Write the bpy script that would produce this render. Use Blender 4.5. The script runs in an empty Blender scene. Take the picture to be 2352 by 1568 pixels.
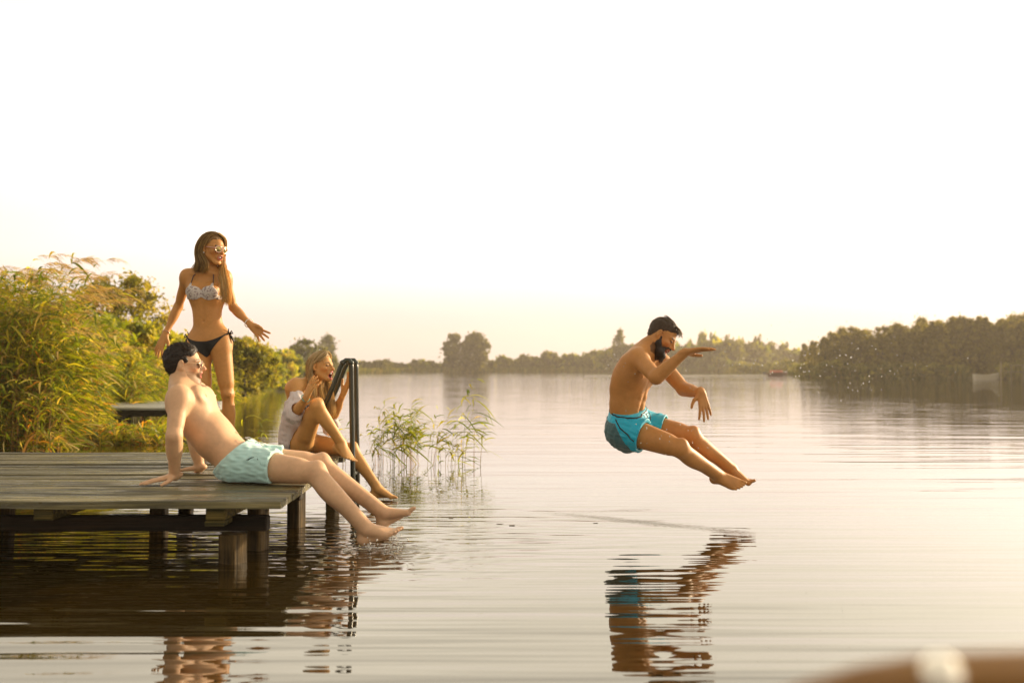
import bpy, math, random
import numpy as np
from mathutils import Vector
R = math.radians
random.seed(7)
rng = np.random.default_rng(11)
SC = bpy.context.scene
COL = SC.collection

# ------------------------------------------------------------------ camera
CAM_H = 0.97
SKY_BACK = .57
F = 2286.7                       # focal length in reference pixels (frame 2352 x 1568), 35 mm lens
TILT = math.atan(61 / F)
cam = bpy.data.cameras.new('camera')
cam_ob = bpy.data.objects.new('camera', cam)
COL.objects.link(cam_ob)
cam_ob.location = (0, 0, CAM_H)
cam_ob.rotation_euler = (math.pi / 2 + TILT, 0, 0)
cam.lens = 35; cam.sensor_width = 36
cam.clip_start = 0.05; cam.clip_end = 3000
cam.dof.use_dof = True
cam.dof.focus_distance = 6.4
cam.dof.aperture_fstop = 2.2
SC.camera = cam_ob

# ------------------------------------------------------------------ world, sun, exposure
SUN_EL, SUN_AZ = R(14), R(54)    # azimuth measured clockwise (to the right) from the view direction
world = bpy.data.worlds.new('World'); SC.world = world
world.use_nodes = True
nt = world.node_tree
for n in list(nt.nodes): nt.nodes.remove(n)
wo = nt.nodes.new('ShaderNodeOutputWorld')
bg = nt.nodes.new('ShaderNodeBackground')
sky = nt.nodes.new('ShaderNodeTexSky')
sky.sky_type = 'NISHITA'; sky.sun_disc = False
sky.sun_elevation = SUN_EL; sky.sun_rotation = SUN_AZ
sky.air_density = 1.0; sky.dust_density = 4.0; sky.ozone_density = 1.0
hsv = nt.nodes.new('ShaderNodeHueSaturation'); hsv.inputs['Saturation'].default_value = 0.38
mixc = nt.nodes.new('ShaderNodeMix'); mixc.data_type = 'RGBA'
mixc.inputs[0].default_value = 0.80
mixc.inputs[7].default_value = (8.9, 8.25, 7.45, 1)      # thin bright summer haze over the whole sky
# soft cirrus veils
tc = nt.nodes.new('ShaderNodeTexCoord')
mp = nt.nodes.new('ShaderNodeMapping'); mp.inputs['Scale'].default_value = (1.2, 1.2, 5.0)
nz = nt.nodes.new('ShaderNodeTexNoise'); nz.inputs['Scale'].default_value = 1.3; nz.inputs['Detail'].default_value = 5
mr = nt.nodes.new('ShaderNodeMapRange')
mr.inputs[1].default_value = 0.35; mr.inputs[2].default_value = 0.7
mr.inputs[3].default_value = 0.88; mr.inputs[4].default_value = 1.06
vm = nt.nodes.new('ShaderNodeVectorMath'); vm.operation = 'SCALE'
L = nt.links.new
L(sky.outputs[0], hsv.inputs['Color']); L(hsv.outputs[0], mixc.inputs[6])
L(tc.outputs['Generated'], mp.inputs[0]); L(mp.outputs[0], nz.inputs['Vector']); L(nz.outputs[0], mr.inputs[0])
L(mixc.outputs[2], vm.inputs[0]); L(mr.outputs[0], vm.inputs['Scale'])
# glowing haze: brighter low in the sky and towards the sun, peach right above the horizon, calmer behind the camera
sp = nt.nodes.new('ShaderNodeSeparateXYZ'); L(tc.outputs['Generated'], sp.inputs[0])
er = nt.nodes.new('ShaderNodeValToRGB'); e = er.color_ramp.elements
for _k in range(3): e.new(.5)
for _i, (_p, _c) in enumerate([(0., (.88, .79, .81)), (.05, (.98, .89, .92)), (.11, (1.38, 1.30, 1.27)), (.24, (1.70, 1.64, 1.40)), (.62, (.92, .89, .80))]):
    e[_i].position = _p; e[_i].color = (*_c, 1)
L(sp.outputs['Z'], er.inputs[0])
dp = nt.nodes.new('ShaderNodeVectorMath'); dp.operation = 'DOT_PRODUCT'; L(tc.outputs['Generated'], dp.inputs[0])
dp.inputs[1].default_value = (math.sin(SUN_AZ), math.cos(SUN_AZ), 0)
m2 = nt.nodes.new('ShaderNodeMapRange'); L(dp.outputs['Value'], m2.inputs[0])
m2.inputs[1].default_value = -.25; m2.inputs[2].default_value = .40; m2.inputs[3].default_value = SKY_BACK; m2.inputs[4].default_value = 1.0
v2 = nt.nodes.new('ShaderNodeVectorMath'); v2.operation = 'MULTIPLY'; L(vm.outputs[0], v2.inputs[0]); L(er.outputs[0], v2.inputs[1])
v4 = nt.nodes.new('ShaderNodeVectorMath'); v4.operation = 'SCALE'; L(v2.outputs[0], v4.inputs[0]); L(m2.outputs[0], v4.inputs['Scale'])
L(v4.outputs[0], bg.inputs[0]); bg.inputs[1].default_value = 0.10
L(bg.outputs[0], wo.inputs[0])

sun = bpy.data.lights.new('sun', 'SUN'); sun.energy = 5.0; sun.angle = R(0.5); sun.color = (1.0, 0.78, 0.50)
sun_ob = bpy.data.objects.new('sun', sun); COL.objects.link(sun_ob)
sdir = Vector((math.sin(SUN_AZ) * math.cos(SUN_EL), math.cos(SUN_AZ) * math.cos(SUN_EL), math.sin(SUN_EL)))
sun_ob.rotation_euler = sdir.to_track_quat('Z', 'Y').to_euler()
sun_ob.location = (20, 10, 20)
SC.view_settings.view_transform = 'Standard'
SC.view_settings.look = 'None'
SC.view_settings.exposure = 0.60
SC.view_settings.gamma = 1.0
SC.view_settings.use_curve_mapping = False
SC.cycles.max_bounces = 8; SC.cycles.transparent_max_bounces = 12
SC.cycles.volume_bounces = 0
SC.cycles.use_denoising = True

# ------------------------------------------------------------------ helpers
CT, ST = math.cos(TILT), math.sin(TILT)
def at(px, py, D):
    """point D metres ahead of the camera seen at reference pixel px,py"""
    a = (px - 1176) / F * D; b = (784 - py) / F * D
    return np.array((a, D * CT - b * ST, CAM_H + D * ST + b * CT))
def v3(*a): return np.array(a, float)
def nrm(v):
    v = np.asarray(v, float); return v / (np.linalg.norm(v) + 1e-12)
def tag(o, label=None, cat=None, group=None, kind=None):
    if label: o['label'] = label
    if cat: o['category'] = cat
    if group: o['group'] = group
    if kind: o['kind'] = kind
    return o
def empty(name, loc=(0, 0, 0)):
    o = bpy.data.objects.new(name, None); o.empty_display_size = .1
    COL.objects.link(o); o.location = Vector([float(c) for c in loc]); return o
def link(name, me, mat, parent=None, origin=None):
    """world-space mesh -> object; origin keeps the parent's offset"""
    o = bpy.data.objects.new(name, me); COL.objects.link(o)
    if mat is not None:
        me.materials.append(mat)
    if parent is not None:
        o.parent = parent
        p = parent; off = Vector((0, 0, 0))
        while p is not None:
            off += p.location; p = p.parent
        o.location = -off
    return o
def np_mesh(name, V, faces, smooth=True, col=None):
    """faces: (n,4) or (n,3) int array"""
    me = bpy.data.meshes.new(name)
    V = np.ascontiguousarray(V, dtype=np.float32); faces = np.ascontiguousarray(faces, dtype=np.int32)
    k = faces.shape[1]
    me.vertices.add(len(V)); me.vertices.foreach_set('co', V.ravel())
    me.loops.add(faces.size); me.loops.foreach_set('vertex_index', faces.ravel())
    me.polygons.add(len(faces))
    me.polygons.foreach_set('loop_start', np.arange(0, faces.size, k, dtype=np.int32))
    me.polygons.foreach_set('loop_total', np.full(len(faces), k, dtype=np.int32))
    me.update(calc_edges=True)
    if smooth: me.polygons.foreach_set('use_smooth', np.ones(len(faces), bool))
    if col is not None:
        a = me.color_attributes.new('Col', 'FLOAT_COLOR', 'POINT')
        c = np.ones((len(V), 4), np.float32); c[:, :col.shape[1]] = col
        a.data.foreach_set('color', c.ravel())
    me.validate()
    return me

class MB:
    """collects boxes and tubes into one mesh"""
    def __init__(s): s.v = []; s.f = []; s.n = 0
    def add(s, V, Fs):
        s.v.append(np.asarray(V, float))
        for f in Fs: s.f.append([i + s.n for i in f])
        s.n += len(V)
    def box(s, lo, hi, bev=0.004, rot=None, c=None):
        lo = np.array(lo, float); hi = np.array(hi, float)
        b = min(bev, *(np.abs(hi - lo) / 2.2))
        V = []; idx = {}
        for ix in (0, 1):
            for iy in (0, 1):
                for iz in (0, 1):
                    p = np.array([(lo, hi)[ix][0], (lo, hi)[iy][1], (lo, hi)[iz][2]])
                    d = np.array([1 - 2 * ix, 1 - 2 * iy, 1 - 2 * iz]) * b
                    for a in range(3):
                        q = p + d; q[a] = p[a]; idx[(ix, iy, iz, a)] = len(V); V.append(q)
        Fs = []
        for a in range(3):
            o = [(a + 1) % 3, (a + 2) % 3]
            for e in (0, 1):
                r = []
                for (m, n) in ((0, 0), (1, 0), (1, 1), (0, 1)):
                    k = [0, 0, 0]; k[a] = e; k[o[0]] = m; k[o[1]] = n
                    r.append(idx[(k[0], k[1], k[2], a)])
                Fs.append(r if e else r[::-1])
        for a in range(3):
            o = [(a + 1) % 3, (a + 2) % 3]
            for m in (0, 1):
                for n in (0, 1):
                    k0 = [0, 0, 0]; k0[o[0]] = m; k0[o[1]] = n; k1 = list(k0); k1[a] = 1
                    r = [idx[(*k0, o[0])], idx[(*k1, o[0])], idx[(*k1, o[1])], idx[(*k0, o[1])]]
                    Fs.append(r if (m ^ n) else r[::-1])
        for ix in (0, 1):
            for iy in (0, 1):
                for iz in (0, 1):
                    r = [idx[(ix, iy, iz, a)] for a in range(3)]
                    Fs.append(r if (ix + iy + iz) % 2 else r[::-1])
        V = np.array(V)
        if rot is not None: V = (V - c) @ np.array(rot).T + c
        s.add(V, Fs)
    def tube(s, pts, rad, n=8, cap=True):
        pts = [np.asarray(p, float) for p in pts]; m = len(pts)
        if np.isscalar(rad): rad = [rad] * m
        V = []; Fs = []
        t0 = nrm(pts[1] - pts[0]); ref = np.array((0, 0, 1.)) if abs(t0[2]) < .9 else np.array((1., 0, 0))
        u = nrm(np.cross(t0, ref))
        for i in range(m):
            t = nrm(pts[min(i + 1, m - 1)] - pts[max(i - 1, 0)])
            u = nrm(u - t * np.dot(u, t)); w = np.cross(t, u)
            for k in range(n):
                a = 2 * math.pi * k / n
                V.append(pts[i] + rad[i] * (u * math.cos(a) + w * math.sin(a)))
        for i in range(m - 1):
            for k in range(n):
                k2 = (k + 1) % n
                Fs.append([i * n + k, i * n + k2, (i + 1) * n + k2, (i + 1) * n + k])
        if cap:
            Fs.append(list(range(n))[::-1]); Fs.append([(m - 1) * n + k for k in range(n)])
        s.add(V, Fs)
    def build(s, name, mat, parent=None, smooth=False):
        me = bpy.data.meshes.new(name)
        me.from_pydata(np.concatenate(s.v).tolist(), [], s.f)
        if smooth: me.polygons.foreach_set('use_smooth', np.ones(len(me.polygons), bool))
        me.update()
        return link(name, me, mat, parent)

# ------------------------------------------------------------------ material helpers
def mat(name):
    m = bpy.data.materials.new(name); m.use_nodes = True
    t = m.node_tree
    for n in list(t.nodes): t.nodes.remove(n)
    out = t.nodes.new('ShaderNodeOutputMaterial')
    p = t.nodes.new('ShaderNodeBsdfPrincipled')
    t.links.new(p.outputs[0], out.inputs[0])
    return m, t, p, out
def nd(t, typ, **kw):
    n = t.nodes.new(typ)
    for k, v in kw.items(): setattr(n, k, v)
    return n
def ramp(t, stops):
    n = t.nodes.new('ShaderNodeValToRGB')
    e = n.color_ramp.elements
    while len(e) < len(stops): e.new(0.5)
    for i, (p, c) in enumerate(stops):
        e[i].position = p; e[i].color = (*c, 1) if len(c) == 3 else c
    return n
def math_n(t, op, a, b=None, c=None):
    n = t.nodes.new('ShaderNodeMath'); n.operation = op
    for i, x in enumerate((a, b, c)):
        if x is None: continue
        if isinstance(x, (int, float)): n.inputs[i].default_value = x
        else: t.links.new(x, n.inputs[i])
    return n.outputs[0]
def noise(t, vec, scale, detail=3, rough=.5):
    n = t.nodes.new('ShaderNodeTexNoise'); n.inputs['Scale'].default_value = scale
    n.inputs['Detail'].default_value = detail; n.inputs['Roughness'].default_value = rough
    if vec is not None: t.links.new(vec, n.inputs['Vector'])
    return n.outputs['Fac']
def mapping(t, vec, sc=(1, 1, 1), rot=(0, 0, 0)):
    n = t.nodes.new('ShaderNodeMapping'); n.inputs['Scale'].default_value = sc; n.inputs['Rotation'].default_value = rot
    t.links.new(vec, n.inputs[0]); return n.outputs[0]
def bump(t, h, dist, p, strength=1.0):
    b = t.nodes.new('ShaderNodeBump'); b.inputs['Distance'].default_value = dist; b.inputs['Strength'].default_value = strength
    t.links.new(h, b.inputs['Height']); t.links.new(b.outputs[0], p.inputs['Normal']); return b
def mixrgb(t, fac, a, b, mode='MIX'):
    n = t.nodes.new('ShaderNodeMix'); n.data_type = 'RGBA'; n.blend_type = mode
    for sock, x in ((n.inputs[0], fac), (n.inputs[6], a), (n.inputs[7], b)):
        if isinstance(x, (int, float)): sock.default_value = x
        elif isinstance(x, tuple): sock.default_value = (*x, 1) if len(x) == 3 else x
        else: t.links.new(x, sock)
    return n.outputs[2]
def simple(name, col, rough=.6, metal=0, spec=.5, bscale=None, bdist=.002, var=.15):
    m, t, p, o = mat(name)
    tc = nd(t, 'ShaderNodeTexCoord')
    n = noise(t, tc.outputs['Object'], bscale or 12, 4)
    c = mixrgb(t, n, tuple(x * (1 - var) for x in col), tuple(min(1, x * (1 + var)) for x in col))
    t.links.new(c, p.inputs['Base Color'])
    p.inputs['Roughness'].default_value = rough; p.inputs['Metallic'].default_value = metal
    p.inputs['Specular IOR Level'].default_value = spec
    if bscale: bump(t, n, bdist, p)
    return m
def skin_mat(name, tint=(1, 1, 1), rough=.50):
    m, t, p, o = mat(name)
    a = nd(t, 'ShaderNodeAttribute', attribute_name='Col')
    tc = nd(t, 'ShaderNodeTexCoord')
    n1 = noise(t, tc.outputs['Object'], 9, 4); n2 = noise(t, tc.outputs['Object'], 260, 2)
    n3 = noise(t, tc.outputs['Object'], 45, 4, .6)
    f = math_n(t, 'ADD', math_n(t, 'MULTIPLY_ADD', n1, .34, .68), math_n(t, 'MULTIPLY', n3, .30))
    c = nd(t, 'ShaderNodeVectorMath', operation='SCALE'); t.links.new(a.outputs['Color'], c.inputs[0]); t.links.new(f, c.inputs['Scale'])
    t.links.new(c.outputs[0], p.inputs['Base Color'])
    r = math_n(t, 'MULTIPLY_ADD', n1, .25, rough - .1); t.links.new(r, p.inputs['Roughness'])
    p.inputs['Specular IOR Level'].default_value = .38
    p.inputs['Subsurface Weight'].default_value = .10
    p.inputs['Subsurface Radius'].default_value = (1.0, .35, .15); p.inputs['Subsurface Scale'].default_value = .012
    bump(t, n2, .0007, p, .4)
    return m
def hair_mat(name, rough=.35):
    m, t, p, o = mat(name)
    a = nd(t, 'ShaderNodeAttribute', attribute_name='Col')
    tc = nd(t, 'ShaderNodeTexCoord')
    t.links.new(a.outputs['Color'], p.inputs['Base Color'])
    p.inputs['Roughness'].default_value = rough
    p.inputs['Specular IOR Level'].default_value = .6
    tr = nd(t, 'ShaderNodeBsdfTranslucent'); t.links.new(a.outputs['Color'], tr.inputs[0])
    mx = nd(t, 'ShaderNodeMixShader'); mx.inputs[0].default_value = .45
    t.links.new(p.outputs[0], mx.inputs[1]); t.links.new(tr.outputs[0], mx.inputs[2]); t.links.new(mx.outputs[0], o.inputs[0])
    n = noise(t, tc.outputs['Object'], 180, 3); bump(t, n, .003, p)
    return m
def leaf_mat(name, trans=.4, rough=.5, gain=1.0):
    m, t, p, o = mat(name)
    a = nd(t, 'ShaderNodeAttribute', attribute_name='Col')
    t.links.new(a.outputs['Color'], p.inputs['Base Color'])
    p.inputs['Roughness'].default_value = rough; p.inputs['Specular IOR Level'].default_value = .35
    c = nd(t, 'ShaderNodeVectorMath', operation='MULTIPLY'); t.links.new(a.outputs['Color'], c.inputs[0]); c.inputs[1].default_value = (2.0 * gain, 1.85 * gain, .45 * gain)
    tr = nd(t, 'ShaderNodeBsdfTranslucent'); t.links.new(c.outputs[0], tr.inputs[0])
    mx = nd(t, 'ShaderNodeMixShader'); mx.inputs[0].default_value = trans
    t.links.new(p.outputs[0], mx.inputs[1]); t.links.new(tr.outputs[0], mx.inputs[2]); t.links.new(mx.outputs[0], o.inputs[0])
    return m
# ------------------------------------------------------------------ implicit surfaces for figures and cloth
class SDF:
    def __init__(s, lo, hi, h):
        s.h = h; s.lo = np.array(lo, float)
        n = np.ceil((np.array(hi) - s.lo) / h).astype(int) + 1
        s.n = n
        s.ax = [(s.lo[i] + h * np.arange(n[i])).astype(np.float32) for i in range(3)]
        s.F = np.full(n, .2, np.float32)
    def like(s):
        o = SDF.__new__(SDF); o.h = s.h; o.lo = s.lo; o.n = s.n; o.ax = s.ax
        o.F = np.full(s.n, .2, np.float32); return o
    def sl(s, lo, hi):
        a = np.clip(np.floor((np.array(lo) - s.lo) / s.h).astype(int), 0, s.n)
        b = np.clip(np.ceil((np.array(hi) - s.lo) / s.h).astype(int) + 1, 0, s.n)
        if (b <= a).any(): return None
        q = tuple(slice(int(a[i]), int(b[i])) for i in range(3))
        X = s.ax[0][q[0]][:, None, None]; Y = s.ax[1][q[1]][None, :, None]; Z = s.ax[2][q[2]][None, None, :]
        return q, X, Y, Z
    def put(s, q, d, k, op):
        A = s.F[q]
        if op == 'u':
            h = np.maximum(k - np.abs(A - d), 0) / k
            s.F[q] = np.minimum(A, d) - h * h * k * .25
        elif op == 's':
            d = -d; h = np.maximum(k - np.abs(A - d), 0) / k
            s.F[q] = np.maximum(A, d) + h * h * k * .25
    def cone(s, a, b, ra, rb=None, k=.02, op='u', bul=0., flat=None):
        a = np.asarray(a, float); b = np.asarray(b, float); rb = ra if rb is None else rb
        m = max(ra, rb) + bul + k + 2 * s.h
        r = s.sl(np.minimum(a, b) - m, np.maximum(a, b) + m)
        if r is None: return
        q, X, Y, Z = r
        dx, dy, dz = X - np.float32(a[0]), Y - np.float32(a[1]), Z - np.float32(a[2])
        ab = b - a
        if flat is not None:
            n, fk = flat; n = nrm(n)
            t = (dx * n[0] + dy * n[1] + dz * n[2]).astype(np.float32) * np.float32(fk - 1)
            dx = dx + t * n[0]; dy = dy + t * n[1]; dz = dz + t * n[2]
            ab = ab + n * np.dot(ab, n) * (fk - 1)
        L2 = float(np.dot(ab, ab)) + 1e-12
        t = np.clip((dx * ab[0] + dy * ab[1] + dz * ab[2]) / L2, 0, 1)
        d = np.sqrt((dx - t * ab[0]) ** 2 + (dy - t * ab[1]) ** 2 + (dz - t * ab[2]) ** 2)
        rr = ra + (rb - ra) * t
        if bul: rr = rr + bul * 4 * t * (1 - t)
        d = d - rr
        if flat is not None and flat[1] > 1: d = d / (1 + (flat[1] - 1) * .35)
        s.put(q, d.astype(np.float32), k, op)
    def ball(s, c, r, k=.02, op='u'): s.cone(c, np.asarray(c, float) + 1e-5, r, r, k, op)
    def ell(s, c, rad, A=None, k=.02, op='u'):
        c = np.asarray(c, float); m = max(rad) + k + 2 * s.h
        r = s.sl(c - m, c + m)
        if r is None: return
        q, X, Y, Z = r
        dx, dy, dz = X - np.float32(c[0]), Y - np.float32(c[1]), Z - np.float32(c[2])
        if A is None: A = np.eye(3)
        k0 = 0; k1 = 0
        for i in range(3):
            p = dx * A[i][0] + dy * A[i][1] + dz * A[i][2]
            k0 = k0 + (p / rad[i]) ** 2; k1 = k1 + (p / rad[i] ** 2) ** 2
        k0 = np.sqrt(k0); k1 = np.sqrt(k1) + 1e-9
        s.put(q, (k0 * (k0 - 1) / k1).astype(np.float32), k, op)
    def chain(s, pts, rads, k=.02, op='u', flat=None):
        for i in range(len(pts) - 1): s.cone(pts[i], pts[i + 1], rads[i], rads[i + 1], k, op, flat=flat)
    def grid(s):
        return s.ax[0][:, None, None], s.ax[1][None, :, None], s.ax[2][None, None, :]
    def plane(s, p, n, k=.006):
        """keep the side the normal points away from"""
        n = nrm(n); X, Y, Z = s.grid()
        d = ((X - np.float32(p[0])) * n[0] + (Y - np.float32(p[1])) * n[1] + (Z - np.float32(p[2])) * n[2]).astype(np.float32)
        h = np.maximum(k - np.abs(s.F - d), 0) / k
        s.F = (np.maximum(s.F, d) + h * h * k * .25).astype(np.float32)
    def wrinkle(s, dirs, amp, seed=0):
        r = np.random.default_rng(seed); X, Y, Z = s.grid()
        m = np.abs(s.F) < .05
        tot = np.zeros(s.F.shape, np.float32)
        for (d, wl) in dirs:
            for _ in range(3):
                dd = nrm(np.asarray(d) + r.normal(0, .3, 3)) * 2 * math.pi / (wl * r.uniform(.7, 1.4)); ph = r.uniform(0, 6.28)
                e = nrm(r.normal(0, 1, 3)) * 2 * math.pi / (wl * 3.5); p2 = r.uniform(0, 6.28)
                w = np.sin(X * dd[0] + Y * dd[1] + Z * dd[2] + ph) * np.sin(X * e[0] + Y * e[1] + Z * e[2] + p2)
                tot += w.astype(np.float32)
        s.F = np.where(m, s.F + amp * tot / max(1, len(dirs)) / 1.5, s.F).astype(np.float32)
    def mesh(s):
        Fv = s.F; S = Fv < 0; nx, ny, nz = S.shape
        c = np.zeros((nx - 1, ny - 1, nz - 1), np.uint8)
        offs = [(i, j, k) for i in (0, 1) for j in (0, 1) for k in (0, 1)]
        for (i, j, k) in offs: c += S[i:nx - 1 + i, j:ny - 1 + j, k:nz - 1 + k]
        act = (c > 0) & (c < 8)
        ids = np.argwhere(act)
        m = np.full(act.shape, -1, np.int32); m[act] = np.arange(len(ids), dtype=np.int32)
        val = [Fv[ids[:, 0] + o[0], ids[:, 1] + o[1], ids[:, 2] + o[2]] for o in offs]
        pos = np.zeros((len(ids), 3)); cnt = np.zeros(len(ids))
        for a in range(8):
            for b in range(a + 1, 8):
                oa, ob = np.array(offs[a]), np.array(offs[b])
                if np.abs(oa - ob).sum() != 1: continue
                va, vb = val[a], val[b]; msk = (va < 0) != (vb < 0)
                t = np.where(msk, va / np.where(va == vb, 1, va - vb), 0)[:, None]
                pos += np.where(msk[:, None], oa + t * (ob - oa), 0); cnt += msk
        V = s.lo + (ids + pos / cnt[:, None]) * s.h
        faces = []
        for axis in range(3):
            sa = [slice(None)] * 3; sb = [slice(None)] * 3
            sa[axis] = slice(0, -1); sb[axis] = slice(1, None)
            A = S[tuple(sa)]; B = S[tuple(sb)]
            e = np.argwhere(A != B)
            u, w = (axis + 1) % 3, (axis + 2) % 3
            ok = (e[:, u] > 0) & (e[:, w] > 0) & (e[:, u] < act.shape[u]) & (e[:, w] < act.shape[w])
            e = e[ok]; ins = A[tuple(e.T)]
            q = []
            for (du, dw) in ((-1, -1), (0, -1), (0, 0), (-1, 0)):
                g = e.copy(); g[:, u] += du; g[:, w] += dw; q.append(m[tuple(g.T)])
            q = np.stack(q, 1); q[~ins] = q[~ins][:, ::-1]
            faces.append(q)
        return V, np.concatenate(faces)

def smooth_mesh(V, Fc, it=1, lam=.5):
    """a light Laplacian pass that removes grid stepping"""
    n = len(V)
    for _ in range(it):
        acc = np.zeros_like(V); cnt = np.zeros(n)
        for i in range(4):
            a = Fc[:, i]; b = Fc[:, (i + 1) % 4]
            for c in range(3):
                acc[:, c] += np.bincount(a, V[b, c], n) + np.bincount(b, V[a, c], n)
            cnt += np.bincount(a, minlength=n) + np.bincount(b, minlength=n)
        V = V + lam * (acc / np.maximum(cnt, 1)[:, None] - V)
    return V

# ------------------------------------------------------------------ anatomy
class Head:
    def __init__(s, c, fwd, up, sc=1.0):
        s.c = np.asarray(c, float); s.f = nrm(fwd); s.u = nrm(np.asarray(up, float) - s.f * np.dot(up, s.f))
        s.l = np.cross(s.u, s.f); s.sc = sc; s.A = (s.l, s.f, s.u)
    def p(s, l, f, u): return s.c + s.sc * (l * s.l + f * s.f + u * s.u)
    def loc(s, V):
        d = (V - s.c) / s.sc; return np.stack([d @ s.l, d @ s.f, d @ s.u], 1)

def add_head(G, H, neck, neck_r=.056, male=True, mouth=1.0, nose=1.0):
    k = H.sc; p = H.p; A = H.A
    e = lambda l, f, u, r, kk=.012, op='u': G.ell(p(l, f, u), [x * k for x in r], A, kk, op)
    c = lambda a, b, ra, rb, kk=.01, op='u': G.cone(p(*a), p(*b), ra * k, rb * k, kk, op)
    e(0, -.012, .036, (.074, .094, .079))
    e(0, .026, -.022, (.061, .064, .082), .03)
    jr = .021 if male else .017; jw = .052 if male else .046
    for s in (-1, 1):
        c((s * jw, .0, -.05), (s * .020, .066, -.100), jr, .018, .02)
        c((s * jw, -.005, -.02), (s * jw, .0, -.05), jr, jr, .02)
        e(s * .042, .062, -.020, (.022, .020, .017), .018)
        c((s * .012, .082, .022), (s * .048, .068, .020), .011, .010, .012)     # brow
        e(s * .031, .092, .002, (.016, .014, .011), .012, 's')                  # eye socket
        e(s * .031, .078, .002, (.0135, .0125, .0125), .004)                     # lids
        e(s * .0105, .095, -.030, (.008, .011, .008), .012)                      # nostril wing
        G.ell(p(s * .083, -.010, .000), [x * k for x in (.0095, .0185, .031)], (nrm(H.l * s * .9 - H.f * .35), nrm(H.f * .9 + H.l * s * .35 - H.u * .15), H.u), .006)   # ear
        e(s * .092, -.004, .004, (.006, .009, .016), .003, 's')
        e(s * .079, .002, -.027, (.007, .009, .010), .005)
    e(0, .072, -.100, (.020, .020, .016), .016)                                  # chin
    c((0, .086, .014), (0, .102 + .012 * nose, -.026), .0085, .0105, .010)       # nose
    e(0, .100 + .012 * nose, -.027, (.0105, .010, .009), .006)
    e(0, .082, -.060, (.030, .020, .022), .015)
    e(0, .095, -.050, (.024, .010, .0065), .006)                                 # upper lip
    e(0, .088, -.054 - .026 * mouth - .006, (.019, .010, .0065), .006)           # lower lip
    e(0, .092, -.056 - .011 * mouth, (.021, .030, .004 + .0125 * mouth), .004, 's')
    G.cone(p(0, -.022, -.03), np.asarray(neck), neck_r, neck_r * 1.12, .035)

def add_hand(G, w, d, n, right, sc=1.0, curl=.35, spread=.10, thumb=.7, curls=None):
    d = nrm(d); n = nrm(np.asarray(n, float) - d * np.dot(n, d))
    t = np.cross(d, n) if right else np.cross(n, d)
    w = np.asarray(w, float)
    P = lambda a, b, c: w + sc * (a * d + b * t + c * n)
    kn = [(.088, .028), (.092, .009), (.087, -.010), (.078, -.028)]
    ln = [(.042, .025, .020), (.046, .029, .021), (.042, .027, .020), (.033, .020, .018)]
    G.cone(P(-.02, 0, 0), P(.02, 0, 0), .027 * sc, .027 * sc, .012, flat=(n, 1.5))
    for i, (a, b) in enumerate(kn):
        G.cone(P(.012, b * .55, 0), P(a, b, 0), .0155 * sc, .0115 * sc, .010)
    for i, (a, b) in enumerate(kn):
        c = (curls[i] if curls else curl * (1 + .18 * i)); sp = spread * (1.5 - i)
        q = P(a, b, 0); ang = c * .6; r = [.0102, .0092, .0084, .0072]
        sd = nrm(d + t * sp)
        for j in range(3):
            v = sd * math.cos(ang) + n * math.sin(ang)
            q2 = q + v * ln[i][j] * sc
            G.cone(q, q2, r[j] * sc, r[j + 1] * sc, .003)
            q = q2; ang += c
    q = P(.018, .020, .004)
    v = nrm(d * .62 + t * thumb + n * .25); q2 = q + v * .040 * sc
    G.cone(q, q2, .0165 * sc, .0125 * sc, .012)
    v = nrm(d * .85 + t * thumb * .55 + n * .22); q3 = q2 + v * .031 * sc
    G.cone(q2, q3, .0118 * sc, .0105 * sc, .005)
    v = nrm(d * .95 + t * thumb * .35 + n * .2); G.cone(q3, q3 + v * .025 * sc, .0105 * sc, .0085 * sc, .003)

def add_foot(G, a, f, s, right, sc=1.0, toe_up=.15, toe_curl=0):
    f = nrm(f); s = nrm(np.asarray(s, float) - f * np.dot(s, f)); m = np.cross(f, s) * (1 if right else -1)
    a = np.asarray(a, float)
    P = lambda x, y, z: a + sc * (x * f + y * m + z * s)
    G.cone(P(-.006, 0, -.01), P(-.030, 0, .045), .033 * sc, .031 * sc, .02)
    G.ball(P(-.034, 0, .052), .031 * sc, .02)
    G.ball(P(.004, .028, .002), .013 * sc, .015); G.ball(P(-.006, -.028, .008), .013 * sc, .015)
    G.cone(P(-.03, .004, .055), P(.08, -.026, .066), .024 * sc, .016 * sc, .02)
    tb = [(.128, .032, .0175), (.134, .012, .0125), (.128, -.005, .0115), (.118, -.021, .011), (.104, -.036, .0115)]
    tl = [.046, .036, .033, .029, .024]
    for i, (x, y, r) in enumerate(tb):
        G.cone(P(.012, y * .45, .012), P(x, y, .064), .030 * sc, r * sc * 1.1, .016)
        up = nrm(f * math.cos(toe_up) - s * math.sin(toe_up))
        q = P(x, y, .064); q2 = q + up * tl[i] * .6 * sc
        up2 = nrm(f * math.cos(toe_up - .25 - toe_curl) - s * math.sin(toe_up - .25 - toe_curl))
        rr = (.0125 if i == 0 else .0088) * sc
        G.cone(q, q2, r * sc * .82, rr, .006); G.cone(q2, q2 + up2 * tl[i] * .42 * sc, rr, rr * .95, .004)

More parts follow.
